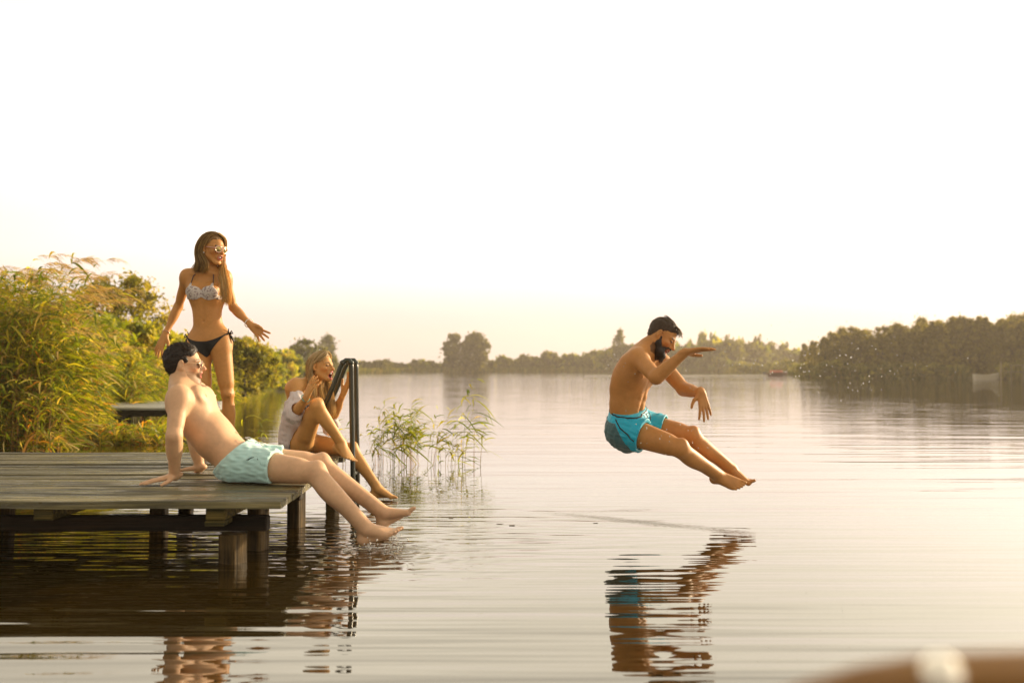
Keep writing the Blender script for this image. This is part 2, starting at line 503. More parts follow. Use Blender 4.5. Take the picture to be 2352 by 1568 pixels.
def add_body(G, J, m):
    """J: joints; m: radii"""
    up = nrm(J['nek'] - J['bel']); lf = J['shL'] - J['shR']; lf = nrm(lf - up * np.dot(lf, up)); fw = np.cross(lf, up)
    pu = nrm(J['bel'] - J['pel']); pl = J['hipL'] - J['hipR']; pl = nrm(pl - pu * np.dot(pl, pu)); pf = np.cross(pl, pu)
    J['cf'], J['cl'], J['cu'], J['pf'], J['pl'], J['pu'] = fw, lf, up, pf, pl, pu
    W = m['torso']   # pelvis, belly, chest, upper chest : (half width, half depth)
    uc = J['che'] + (J['nek'] - J['che']) * .55 - fw * .012
    pts = [J['pel'], J['bel'], J['che'], uc]
    fr = [pf, nrm(pf + fw), fw, fw]
    for i in range(3):
        w0, d0 = W[i]; w1, d1 = W[i + 1]
        fk = (w0 / d0 + w1 / d1) / 2
        ww = .72
        a, b = pts[i], pts[i + 1]
        G.cone(a, b, w0, w1, .05, flat=(nrm(fr[i] + fr[i + 1]), fk))
    male = m['male']; s = m.get('s', 1.)
    # clavicles, traps, deltoids
    for sd, S in ((1, 'L'), (-1, 'R')):
        sh = J['sh' + S]; el = J['el' + S]; wr = J['wr' + S]
        r0, r1, r2, r3 = m['arm']
        G.cone(J['nek'] - up * .035 - fw * .005, sh, .046 * s, r0 * 1.05, .045, flat=(fw, 1.15))
        G.cone(J['nek'] + up * .035 - fw * .02, sh + up * .01 - fw * .015, .030 * s, .026 * s, .05)
        G.cone(sh - up * .05 * s - fw * .05, J['che'] + lf * sd * W[2][0] * .42 - fw * .04 - up * .10, .05 * s, .034 * s, .07)   # lat / scapula
        G.cone(sh - fw * 0, J['che'] + lf * sd * W[2][0] * .55 + fw * .03, r0, .05 * s, .05)
        G.ell(sh + (el - sh) * .10, (r0 * 1.22, r0 * 1.18, r0 * 1.45), frame_of(el - sh), .035)
        G.cone(sh, el, r0, r1, .03, bul=.004 * s)
        ua = nrm(el - sh); fa = nrm(wr - el)
        G.cone(sh + (el - sh) * .35, sh + (el - sh) * .72, r0 * .62, r0 * .55, .03)
        G.cone(el, wr, r1, r3, .018)
        G.ell(el + (wr - el) * .26, (r2, r2 * .92, .085 * s), frame_of(wr - el), .03)
        G.ball(el, r1 * .98, .015)
        if male:
            G.ell(J['che'] + up * .055 + lf * sd * .075 + fw * (W[2][1] * .78), (.082, .030, .060), (lf, fw, up), .03)
            G.ball(J['che'] + up * .035 + lf * sd * .095 + fw * (W[2][1] * .78 + .030), .006, .008)
        else:
            b = m.get('bust', 1.)
            G.ell(J['che'] + up * .035 + lf * sd * .062 + fw * (W[2][1] * .80), (.056 * b, .048 * b, .056 * b), (lf, fw, up), .022)
        # clavicle line
        G.cone(J['nek'] - up * .022 + fw * .045 + lf * sd * .02, sh + fw * .02 - lf * sd * .02 + up * .012, .010, .008, .02)
        # legs
        hp = J['hip' + S]; kn = J['kn' + S]; an = J['an' + S]
        t0, t1, c0, a0 = m['leg']
        td = nrm(kn - hp); sdn = nrm(an - kn)
        kf = J['kf' + S]   # direction the knee faces
        kf = nrm(kf - td * np.dot(kf, td)); kb = nrm(J['kf' + S] - sdn * np.dot(J['kf' + S], sdn))
        G.cone(hp, kn, t0, t1, .04)
        G.cone(hp + (kn - hp) * .15 + kf * .02, hp + (kn - hp) * .75 + kf * .012, t0 * .72, t1 * .9, .05)
        G.cone(hp + (kn - hp) * .30 - kf * .02, hp + (kn - hp) * .8 - kf * .01, t0 * .62, t1 * .68, .05)
        G.ball(kn + kf * .008, t1 * .93, .03)
        G.ell(kn + kf * .030 + kb * .012, (t1 * .55, t1 * .55, t1 * .55), None, .02)
        G.cone(kn, an, t1 * .86, a0, .025)
        G.ell(kn + (an - kn) * .30 - kb * (c0 * .42), (c0 * .95, c0 * .80, .115 * s), frame_of(an - kn, kb), .04)
        G.cone(kn + (an - kn) * .1 + kb * .01, an + kb * .004, t1 * .5, a0 * .75, .03)
        G.cone(kn + (an - kn) * .55 - kb * .02, an - kb * .02 + sdn * .02, a0 * .7, a0 * .45, .02)
        # glute / hip
        G.ell(J['pel'] - pf * m.get('gl_b', .045) - pu * .045 + pl * sd * .068, (.082 * s, .080 * s, .085 * s), (pl, pf, pu), .04)
        G.cone(J['pel'] + pl * sd * .08, hp, W[0][1] * .8, t0, .05)
    if male and m.get('abs', 0):
        for i in range(3):
            for sd in (-1, 1):
                G.ell(J['bel'] + up * (.065 - .05 * i) + fw * (W[1][1] * .86) + lf * sd * .032, (.030, .020, .026), (lf, fw, up), .014)
        # lower rib edge
        for sd in (-1, 1):
            G.cone(J['che'] - up * .07 + fw * W[2][1] * .8 + lf * sd * .03, J['che'] - up * .12 + fw * W[2][1] * .55 + lf * sd * .09, .018, .012, .04)
    if m.get('belly'):
        G.ell(J['bel'] - up * .01 + fw * (W[1][1] * .55), (W[1][0] * .85, m['belly'], .12), (lf, fw, up), .05)
    # spine groove, midline, navel
    G.cone(J['pel'] - pf * (W[0][1] + .022) + pu * .06, J['che'] - fw * (W[2][1] + .018), .020, .020, .03, 's')
    G.cone(J['bel'] - up * .02 + fw * (W[1][1] + .018 + m.get('belly', 0) * .45), J['che'] + up * .05 + fw * (W[2][1] + .028), .013, .013, .02, 's')
    G.ball(J['bel'] - up * .035 + fw * (W[1][1] + .004 + m.get('belly', 0) * .35), .008, .012, 's')

def frame_of(ax, ref=None):
    z = nrm(ax); r = np.array((0, 0, 1.)) if ref is None else np.asarray(ref, float)
    if ref is None and abs(z[2]) > .9: r = np.array((1., 0, 0))
    y = nrm(r - z * np.dot(r, z)); x = np.cross(y, z); return (x, y, z)

def strands(name, guides, n, w, matl, parent, cols, jit=.006, taper=.35, seed=0, sides=3, steps=14):
    """guides: list of polylines (same number of points) running from root to tip; strands interpolate between neighbours"""
    r = np.random.default_rng(seed)
    g = np.array(guides, float)                         # (G,K,3)
    Gn, K, _ = g.shape
    # resample along with Catmull-Rom
    def cr(P, t):
        i = np.clip(np.floor(t).astype(int), 0, K - 2); u = (t - i)[:, None, None]
        a = P[:, np.maximum(i - 1, 0)].transpose(1, 0, 2); b = P[:, i].transpose(1, 0, 2)
        c = P[:, i + 1].transpose(1, 0, 2); d = P[:, np.minimum(i + 2, K - 1)].transpose(1, 0, 2)
        return .5 * (2 * b + (c - a) * u + (2 * a - 5 * b + 4 * c - d) * u ** 2 + (3 * b - a - 3 * c + d) * u ** 3)
    gs = cr(g, np.linspace(0, K - 1, steps)).transpose(1, 0, 2)   # (G,steps,3)
    Vs = []; Fs = []; Cs = []; base = 0
    for j in range(n):
        q = r.uniform(0, Gn - 1 - 1e-6); i = int(q); u = q - i
        P = gs[i] * (1 - u) + gs[i + 1] * u
        off = r.normal(0, jit, 3); off2 = r.normal(0, jit * 1.4, 3)
        tt = np.linspace(0, 1, steps)[:, None]
        ph = r.uniform(0, 6.28)
        P = P + off * (.25 + .75 * tt) + off2 * tt ** 2 + np.sin(tt * 9 + ph) * jit * .35 * nrm(off2)
        ln = r.uniform(.86, 1.0); P = P[0] + (np.array([P[min(int(k * ln), steps - 1)] for k in range(steps)]) - P[0]) if ln < .0 else P
        T = np.gradient(P, axis=0); T /= np.linalg.norm(T, axis=1)[:, None] + 1e-9
        ref = np.array((.3, 1, .2)); U = np.cross(T, ref); U /= np.linalg.norm(U, axis=1)[:, None] + 1e-9; Wd = np.cross(T, U)
        ww = w * r.uniform(.6, 1.3) * (1 - (1 - taper) * tt[:, 0] ** 2)
        ww[-1] *= .2
        ring = np.stack([P + ww[:, None] * (U * math.cos(a) + Wd * math.sin(a)) for a in np.arange(sides) * 2 * math.pi / sides], 1)
        Vs.append(ring.reshape(-1, 3))
        ii = np.arange(steps - 1)[:, None] * sides; kk = np.arange(sides)[None, :]; k2 = (kk + 1) % sides
        f = np.stack([ii + kk, ii + k2, ii + sides + k2, ii + sides + kk], -1).reshape(-1, 4) + base
        Fs.append(f); base += steps * sides
        c = np.array(cols[r.integers(len(cols))]) * r.uniform(.8, 1.2)
        Cs.append(np.repeat(c[None], steps * sides, 0))
    me = np_mesh(name, np.concatenate(Vs), np.concatenate(Fs), True, np.concatenate(Cs))
    return link(name, me, matl, parent)

def skin_cols(V, base, H, lips=(.45, .12, .08), brow=(.03, .015, .008), stub=None, mouth=1., lash=True, nip=None, extra=None):
    n = len(V); C = np.repeat(np.array(base, float)[None], n, 0)
    q = H.loc(V); l, f, u = q[:, 0], q[:, 1], q[:, 2]; al = np.abs(l)
    def blend(msk, c, a=1.):
        msk = np.clip(msk, 0, 1)[:, None] * a; C[:] = C * (1 - msk) + np.array(c) * msk
    face = (f > .03) & (f < .16) & (u > -.14) & (u < .12) & (al < .09)
    blend(np.where(face, np.exp(-((al - .045) / .02) ** 2 - ((u + .03) / .022) ** 2), 0), (base[0] * 1.1, base[1] * .72, base[2] * .65), .5)
    blend((face & (((f - .11) / .02) ** 2 + ((u + .028) / .014) ** 2 + (l / .014) ** 2 < 1)) * 1., (base[0] * 1.08, base[1] * .78, base[2] * .7), .5)
    if stub is not None:
        reg = (f > -.01) & (u < -.040) & (u > -.13) & (al < .075) & ~((al < .02) & (u > -.055) & (f < .09))
        blend(np.where(reg, np.clip((-.035 - u) / .02, 0, 1), 0), stub, .72)
        blend(((f > .078) & (f < .13) & (al < .026) & (u < -.084) & (u > -.125)) * 1., stub, .6)
    if lips is not None:
        m = face & (f > .062) & (f < .125) & (((l / .027) ** 2 + ((u + .056 + .012 * mouth) / (.012 + .016 * mouth)) ** 2) < 1)
        blend(m * 1., lips)
        m = face & (((l / .0195) ** 2 + ((u + .056 + .011 * mouth) / (.003 + .0125 * mouth)) ** 2) < 1) & (f < .094)
        blend(m * 1., (.10, .015, .012))
    yb = .026 - .10 * np.maximum(al - .035, 0)
    m = face & (f > .055) & (al > .012) & (al < .052) & (np.abs(u - yb) < .0048)
    blend(m * 1., brow, .85)
    if lash:
        m = face & (f > .06) & (np.abs(al - .031) < .016) & (np.abs(u - (.005 - 14 * (al - .031) ** 2)) < .0032)
        blend(m * 1., (.02, .012, .008), .9)
        m = face & (f > .06) & (np.abs(al - .031) < .010) & (np.abs(u + .001) < .0030)
        blend(m * 1., (.35, .30, .26), .5)
    return C

def bounds(pts, pad):
    P = np.array(pts); return P.min(0) - pad, P.max(0) + pad
# ------------------------------------------------------------------ water
def water_material():
    m, t, p, o = mat('lake_water')
    tc = nd(t, 'ShaderNodeTexCoord'); P = tc.outputs['Object']
    p.inputs['Base Color'].default_value = (.022, .013, .002, 1)
    p.inputs['Roughness'].default_value = .015; p.inputs['IOR'].default_value = 2.35
    p.inputs['Specular IOR Level'].default_value = .5
    sep = nd(t, 'ShaderNodeSeparateXYZ'); t.links.new(P, sep.inputs[0]); X, Y = sep.outputs[0], sep.outputs[1]
    def bell(x0, y0, sx, sy, rot=0.):
        dx = math_n(t, 'SUBTRACT', X, x0); dy = math_n(t, 'SUBTRACT', Y, y0)
        if rot:
            c, s = math.cos(rot), math.sin(rot)
            a = math_n(t, 'ADD', math_n(t, 'MULTIPLY', dx, c), math_n(t, 'MULTIPLY', dy, s))
            b = math_n(t, 'SUBTRACT', math_n(t, 'MULTIPLY', dy, c), math_n(t, 'MULTIPLY', dx, s)); dx, dy = a, b
        q = math_n(t, 'ADD', math_n(t, 'POWER', math_n(t, 'ABSOLUTE', math_n(t, 'DIVIDE', dx, sx)), 2.), math_n(t, 'POWER', math_n(t, 'ABSOLUTE', math_n(t, 'DIVIDE', dy, sy)), 2.))
        return math_n(t, 'EXPONENT', math_n(t, 'MULTIPLY', q, -1.))
    def ring(x0, y0, k, fall, amp):
        dx = math_n(t, 'SUBTRACT', X, x0); dy = math_n(t, 'SUBTRACT', Y, y0)
        r = math_n(t, 'SQRT', math_n(t, 'ADD', math_n(t, 'MULTIPLY', dx, dx), math_n(t, 'MULTIPLY', dy, dy)))
        s = math_n(t, 'SINE', math_n(t, 'MULTIPLY', r, k))
        return math_n(t, 'MULTIPLY', math_n(t, 'MULTIPLY', s, math_n(t, 'EXPONENT', math_n(t, 'MULTIPLY', r, -fall))), amp)
    # long, flat-crested ripples of several lengths; crests run roughly left-right
    def layer(scx, scy, rot, amp, det=2.):
        n = noise(t, mapping(t, P, (scx, scy, 1), (0, 0, rot)), 1.0, det, .45)
        return math_n(t, 'MULTIPLY', math_n(t, 'SUBTRACT', n, .5), amp)
    near = bell(-2.3, 5.9, 2.5, 1.25)            # choppier under the jetty
    right = bell(3.6, 5.0, 2.0, 3.0)
    mid = bell(-.3, 3.5, 4.5, 1.5)
    h = layer(.35, 2.2, .10, .0060, 0.)
    h = math_n(t, 'ADD', h, layer(.6, 5.5, -.16, .0030, 0.))
    h2 = layer(.8, 11., -.14, .0019, 0.)
    h3 = layer(1.3, 24., -.20, .00040, 0.)
    h = math_n(t, 'ADD', h, math_n(t, 'MULTIPLY', h2, math_n(t, 'MULTIPLY_ADD', near, 1.6, 1.0)))
    h = math_n(t, 'ADD', h, math_n(t, 'MULTIPLY', h3, math_n(t, 'MULTIPLY_ADD', near, 2.0, math_n(t, 'MULTIPLY_ADD', mid, 2.0, .9))))
    h = math_n(t, 'ADD', h, math_n(t, 'MULTIPLY', layer(2.4, 12., .05, .0220, 1.), near))
    h = math_n(t, 'ADD', h, math_n(t, 'MULTIPLY', layer(.7, 6.5, -.14, .0046, 0.), mid))
    h = math_n(t, 'ADD', h, math_n(t, 'MULTIPLY', layer(.55, 6.5, -.10, .0070, 0.), bell(-2.8, 3.75, 2.2, .75)))
    # broad patches of breeze far out
    far = math_n(t, 'MINIMUM', math_n(t, 'MULTIPLY', math_n(t, 'MAXIMUM', math_n(t, 'SUBTRACT', Y, 9.), 0.), .045), 3.0)
    patch = noise(t, mapping(t, P, (.03, .12, 1)), 1., 2)
    h = math_n(t, 'ADD', h, math_n(t, 'MULTIPLY', layer(.5, 3.6, -.05, .010, 3.), math_n(t, 'MULTIPLY', far, math_n(t, 'MAXIMUM', math_n(t, 'MULTIPLY_ADD', patch, 2.2, -.7), .12))))
    # rings under the dangling feet
    fx, fy = at(838, 1262, 5.30)[:2]
    h = math_n(t, 'ADD', h, ring(float(fx), float(fy), 62., 3.2, .0022))
    h = math_n(t, 'ADD', h, ring(float(fx) + .22, float(fy) - .04, 95., 6., .0016))
    # disturbed line on the water left by a skimmed splash
    a = at(1275, 1178, .97 * F / (1178 - 845)); b = at(1700, 1222, .97 * F / (1222 - 845))
    c = (a + b) / 2; d = b - a; ang = math.atan2(d[1], d[0])
    wk = bell(float(c[0]), float(c[1]), float(np.linalg.norm(d[:2])) * .47, .08, ang)
    a2 = at(1275, 1178, .97 * F / (1178 - 845)); b2 = at(1560, 1168, .97 * F / (1166 - 845)); c2 = (a2 + b2) / 2; d2 = b2 - a2
    wk2 = bell(float(c2[0]), float(c2[1]), float(np.linalg.norm(d2[:2])) * .42, .06, math.atan2(d2[1], d2[0]))
    fine = layer(34., 60., .3, .006, 2.)
    h = math_n(t, 'ADD', h, math_n(t, 'MULTIPLY', fine, math_n(t, 'MULTIPLY_ADD', wk2, .35, wk)))
    sx, sy = at(900, 1262, 5.32)[:2]
    h = math_n(t, 'ADD', h, math_n(t, 'MULTIPLY', fine, math_n(t, 'MULTIPLY', bell(float(sx), float(sy), .30, .10), .7)))
    bump(t, h, 1.0, p, 1.0)
    return m

def lake():
    def axis(lo, f0, f1, step, hi, growth=1.25):
        a = list(np.arange(f0, f1, step)); s = step; x = f1
        while x < hi: a.append(x); s *= growth; x += s
        a.append(hi); b = []; s = step; x = f0
        while x > lo: s *= growth; x -= s; b.append(max(x, lo))
        return np.array(b[::-1] + a)
    xs = axis(-600, -6, 6, .5, 600); ys = axis(-300, 0, 16, .5, 640)
    Xg, Yg = np.meshgrid(xs, ys, indexing='ij')
    V = np.stack([Xg.ravel(), Yg.ravel(), np.zeros(Xg.size)], 1)
    ny = len(ys); i, j = np.meshgrid(np.arange(len(xs) - 1), np.arange(ny - 1), indexing='ij')
    q = (i * ny + j).ravel(); Fq = np.stack([q, q + ny, q + ny + 1, q + 1], 1)
    o = link('water', np_mesh('water', V, Fq), water_material()); tag(o, kind='structure'); return o
lake()

# ------------------------------------------------------------------ shore line and terrain
SHORE = [(-900, 14.0), (-200, 13.6), (120, 13.2), (230, 15.5), (330, 19.5), (420, 23.0), (520, 27.0), (590, 40), (640, 78), (700, 135),
         (800, 190), (1000, 215), (1200, 222), (1450, 222), (1640, 212), (1760, 185), (1815, 150), (1850, 112), (1890, 100), (2050, 93), (2250, 86), (2500, 80), (3000, 70), (4200, 55)]
def shore_D(px):
    xs = [s[0] for s in SHORE]; return float(np.interp(px, xs, [s[1] for s in SHORE]))
def ground(px, D, z=0.):
    p = at(px, 845, D); return v3(p[0], p[1], z)
def terrain():
    cols = []
    pxs = np.concatenate([np.arange(-900, 700, 25), np.arange(700, 1700, 50), np.arange(1700, 4200, 25)])
    prof = [(1.0, 0, -.4), (1.0, .25, .10), (1.0, 1.0, .22), (1.0, 5, .30), (1.15, 10, .34), (1.8, 30, .38)]
    for px in pxs:
        D = shore_D(px); c = []
        for (k, add, z) in prof:
            c.append(ground(px, min(D * k + add, 560), z + .03 * math.sin(px * .13 + k * 5)))
        e = ground(px, 560, .4); e *= np.array([min(1, 590 / (abs(e[0]) + 1e-6)), 1, 1]); c.append(e)
        cols.append(c)
    V = np.array(cols); n, k, _ = V.shape
    i, j = np.meshgrid(np.arange(n - 1), np.arange(k - 1), indexing='ij'); q = (i * k + j).ravel()
    Fq = np.stack([q, q + k, q + k + 1, q + 1], 1)
    m, t, p, o = mat('bank_soil'); tc = nd(t, 'ShaderNodeTexCoord'); nn = noise(t, tc.outputs['Object'], .8, 6)
    r = ramp(t, [(.3, (.05, .045, .015)), (.55, (.09, .09, .025)), (.8, (.16, .13, .05))]); t.links.new(nn, r.inputs[0]); t.links.new(r.outputs[0], p.inputs['Base Color']); p.inputs['Roughness'].default_value = .9
    tag(link('terrain', np_mesh('terrain', V.reshape(-1, 3), Fq), m), kind='structure')
terrain()

# ------------------------------------------------------------------ jetty
def wood_mat(name, dark, light, wet=.5, grain=(1.2, 40, 40)):
    m, t, p, o = mat(name)
    tc = nd(t, 'ShaderNodeTexCoord'); oi = nd(t, 'ShaderNodeObjectInfo')
    off = nd(t, 'ShaderNodeVectorMath', operation='ADD'); t.links.new(tc.outputs['Object'], off.inputs[0])
    sc = nd(t, 'ShaderNodeVectorMath', operation='SCALE'); sc.inputs[0].default_value = (13, 7, 5); t.links.new(oi.outputs['Random'], sc.inputs['Scale']); t.links.new(sc.outputs[0], off.inputs[1])
    g = noise(t, mapping(t, off.outputs[0], grain), 1, 6, .65)
    big = noise(t, mapping(t, off.outputs[0], (1.2, 5, 5)), 1, 3)
    fac = math_n(t, 'ADD', math_n(t, 'MULTIPLY', g, .7), math_n(t, 'MULTIPLY', big, .4))
    r = ramp(t, [(.44, dark), (.55, tuple(a * .6 + b * .4 for a, b in zip(dark, light))), (.66, light)]); t.links.new(fac, r.inputs[0])
    h = nd(t, 'ShaderNodeHueSaturation'); t.links.new(r.outputs[0], h.inputs['Color']); t.links.new(math_n(t, 'MULTIPLY_ADD', oi.outputs['Random'], .5, .75), h.inputs['Value'])
    t.links.new(h.outputs[0], p.inputs['Base Color'])
    wn = noise(t, mapping(t, off.outputs[0], (1.6, 9, 9)), 1.3, 4)
    rr = ramp(t, [(.47, (.70,) * 3), (.56, (.70 - .66 * wet,) * 3)]); t.links.new(wn, rr.inputs[0]); t.links.new(rr.outputs[0], p.inputs['Roughness'])
    p.inputs['Specular IOR Level'].default_value = .6 if wet > .5 else .2
    bump(t, g, .012, p, 1.0)
    return m
DECK_Z = .32
def jetty():
    plank_m = wood_mat('weathered_planks', (.016, .014, .004), (.235, .195, .080), .85)
    beam_m = wood_mat('shaded_beam', (.006, .004, .002), (.030, .016, .006), .2)  # extra dark wood colour, deepening the shade under the deck
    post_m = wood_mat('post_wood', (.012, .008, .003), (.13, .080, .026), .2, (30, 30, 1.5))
    joist_m = wood_mat('joist_wood', (.02, .02, .007), (.20, .14, .035), .2)
    root = empty('jetty', (-3.0, 6.3, 0.))
    tag(root, 'weathered grey-green plank jetty on wooden posts that the three people rest on', 'jetty')
    r = np.random.default_rng(4)
    y = 4.87; k = 0
    while y < 7.72:
        w = r.uniform(.125, .160); xe = -1.127 - (y - 4.88) * .05 + r.uniform(-.03, .014)
        if k == 0: xe = -1.128
        z = DECK_Z + r.uniform(-.008, .003)
        tilt = r.normal(0, .03)
        b = MB(); nseg = 16
        xs = np.linspace(-6.5, xe, nseg); V = []; Fs = []
        wob = r.normal(0, .0012, nseg); wob2 = r.normal(0, .0016, nseg)
        for q, x in enumerate(xs):
            bv = .005
            sec = [(0, -.036), (0, -bv), (bv, 0), (w - bv, 0), (w, -bv), (w, -.036)]
            for (dy, dz) in sec: V.append((x, y + dy + wob2[q], z + dz + tilt * (dy - w / 2) + wob[q]))
        for q in range(nseg - 1):
            for c in range(6):
                c2 = (c + 1) % 6; Fs.append([q * 6 + c, (q + 1) * 6 + c, (q + 1) * 6 + c2, q * 6 + c2])
        Fs.append([0, 1, 2, 3, 4, 5]); Fs.append([(nseg - 1) * 6 + c for c in (5, 4, 3, 2, 1, 0)])
        b.add(V, Fs); b.build('plank', plank_m, root)
        y += w + r.uniform(.018, .032); k += 1
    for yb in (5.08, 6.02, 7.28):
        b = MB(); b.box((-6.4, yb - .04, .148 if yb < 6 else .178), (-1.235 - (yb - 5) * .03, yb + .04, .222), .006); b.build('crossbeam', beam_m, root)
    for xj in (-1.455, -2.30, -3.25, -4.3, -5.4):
        b = MB(); b.box((xj - .048, 4.90, .2225), (xj + .048, 7.70, .2835), .006)
        b.build('joist', joist_m, root)
    b = MB(); b.box((-1.503, 4.885, .197), (-1.407, 5.035, .2222), .004); b.build('joist_block', joist_m, root)
    for (x, yy, w, top) in ((-1.395, 5.0, .105, .147), (-1.36, 5.36, .088, .283), (-1.32, 6.12, .086, .222), (-1.32, 7.36, .08, .222),
                            (-2.10, 5.95, .09, .147), (-2.35, 7.2, .09, .147), (-3.0, 5.0, .11, .147), (-3.1, 6.1, .1, .147), (-4.1, 5.9, .1, .147), (-4.9, 5.0, .11, .147), (-4.2, 7.2, .1, .147)):
        a = r.uniform(-.12, .12) if x < -1.5 else r.uniform(-.5, -.36); R3 = [[math.cos(a), -math.sin(a), 0], [math.sin(a), math.cos(a), 0], [0, 0, 1]]
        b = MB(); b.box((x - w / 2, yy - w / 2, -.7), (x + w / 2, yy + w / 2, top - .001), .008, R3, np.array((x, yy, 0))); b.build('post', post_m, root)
    # nails along the joists
    return root
jetty()

def ladder():
    green, t, p, o = mat('dark_green_paint'); p.inputs['Base Color'].default_value = (.014, .020, .006, 1)
    p.inputs['Roughness'].default_value = .28; p.inputs['Metallic'].default_value = .0; p.inputs['Coat Weight'].default_value = .5
    tcn = nd(t, 'ShaderNodeTexCoord'); nn = noise(t, tcn.outputs['Object'], 30, 4); bump(t, nn, .0015, p)
    root = empty('ladder', tuple(float(c) for c in at(806, 1090, 7.30)))
    tag(root, 'dark green tubular swimming ladder rising beside the jetty corner', 'ladder')
    for (D, dx) in ((7.30, 0), (7.66, 11)):
        P = lambda x, y: at(1176 + (x + dx - 1176), y, D)
        pts = [P(735, 958 if dx == 0 else 950), P(766, 884), P(781, 845), P(787, 833), P(795, 827), P(802, 827), P(806, 833), P(807, 846), P(808, 950), P(810, 1050), P(811, 1150), P(811, 1210)]
        b = MB(); b.tube(pts, .0185, 12); b.build('rail', green, root, True)
        for q in (3, 6):
            b = MB(); a, c = pts[q], pts[q + 1]; dd = nrm(c - a); b.tube([a - dd * .012, a + dd * .012], .0215, 12); b.build('elbow_collar', green, root, True)
    for y in (1088, 1128):
        b = MB(); b.tube([at(810, y, 7.30), at(818, y - 3, 7.66)], .016, 8); b.build('rung', green, root, True)
ladder()

def far_dock():
    m = wood_mat('pale_dock', (.16, .16, .14), (.42, .42, .38), .6)
    dk = wood_mat('dark_frame', (.02, .018, .008), (.05, .04, .02), .2)
    xr = at(505, 938, 16.2)[0]
    root = empty('dock', (float(xr) - 2, 17.5, 0)); tag(root, 'pale low dock in front of the reeds, dark underneath, behind the standing woman', 'dock')
    y = 16.2; r = np.random.default_rng(2)
    while y < 19.2:
        b = MB(); xe = xr * y / 16.2; b.box((xe - 3.4, y, .285), (xe + r.uniform(-.04, .04), y + .19, .325), .004); b.build('plank', m, root); y += .2
    for (x, yy) in ((xr - .25, 16.4), (xr - 1.7, 16.4), (xr - 3.0, 16.4), (xr * 19 / 16.2 - .3, 19.0), (xr * 19 / 16.2 - 2.9, 19.0)):
        b = MB(); b.box((x - .06, yy - .06, -.6), (x + .06, yy + .06, .18), .005); b.build('post', dk, root)
    for yy in (16.28, 17.6, 19.05):
        b = MB(); b.box((xr * yy / 16.2 - 3.35, yy - .05, .181), (xr * yy / 16.2 - .08, yy + .05, .283), .005); b.build('beam', dk, root)
far_dock()

# ------------------------------------------------------------------ reeds, leaves, trees
def leaf_strips(B, Dr, Ln, Wd, droop, side=None, steps=5, col=None, wind=None):
    """B,Dr (n,3); Ln,Wd,droop (n,) -> ribbon leaves that arch over"""
    n = len(B); t = np.linspace(0, 1, steps)[None, :, None]
    Dr = Dr / (np.linalg.norm(Dr, axis=1)[:, None] + 1e-9)
    P = B[:, None] + Dr[:, None] * Ln[:, None, None] * t
    P = P - np.array((0, 0, 1.))[None, None] * (droop * Ln)[:, None, None] * t ** 2
    if wind is not None: P = P + np.asarray(wind)[None, None] * Ln[:, None, None] * t ** 2
    if side is None:
        side = np.cross(Dr, np.array((0, 0, 1.))); side /= np.linalg.norm(side, axis=1)[:, None] + 1e-6
        rr = rng.normal(0, .5, side.shape); side = side + rr; side /= np.linalg.norm(side, axis=1)[:, None]
    w = Wd[:, None, None] * (np.sin(np.pi * (t * .86 + .10)) ** .8) * .5
    w[:, -1] *= .15
    V = np.stack([P - side[:, None] * w, P + side[:, None] * w], 2)      # n,steps,2,3
    base = (np.arange(n) * steps * 2)[:, None]; i = (np.arange(steps - 1) * 2)[None]
    q = base + i; Fq = np.stack([q, q + 1, q + 3, q + 2], -1).reshape(-1, 4)
    C = None if col is None else np.repeat(col, steps * 2, 0)
    return V.reshape(-1, 3), Fq, C
class Batch:
    def __init__(s): s.V = []; s.F = []; s.C = []; s.n = 0
    def add(s, V, Fq, C): s.V.append(V); s.F.append(Fq + s.n); s.C.append(C); s.n += len(V)
    def build(s, name, m, parent=None): return link(name, np_mesh(name, np.concatenate(s.V), np.concatenate(s.F), True, np.concatenate(s.C)), m, parent)
REED = leaf_mat('reed_leaf', .45, .45)
def pick(cols, n, var=.25, w=None):
    c = np.array(cols)[rng.choice(len(cols), n, p=w)]; return c * rng.uniform(1 - var, 1 + var, (n, 1)) * rng.uniform(.92, 1.08, (n, 3))
GREENS = [(.17, .20, .012), (.25, .26, .018), (.10, .14, .010), (.34, .29, .03), (.50, .40, .12)]
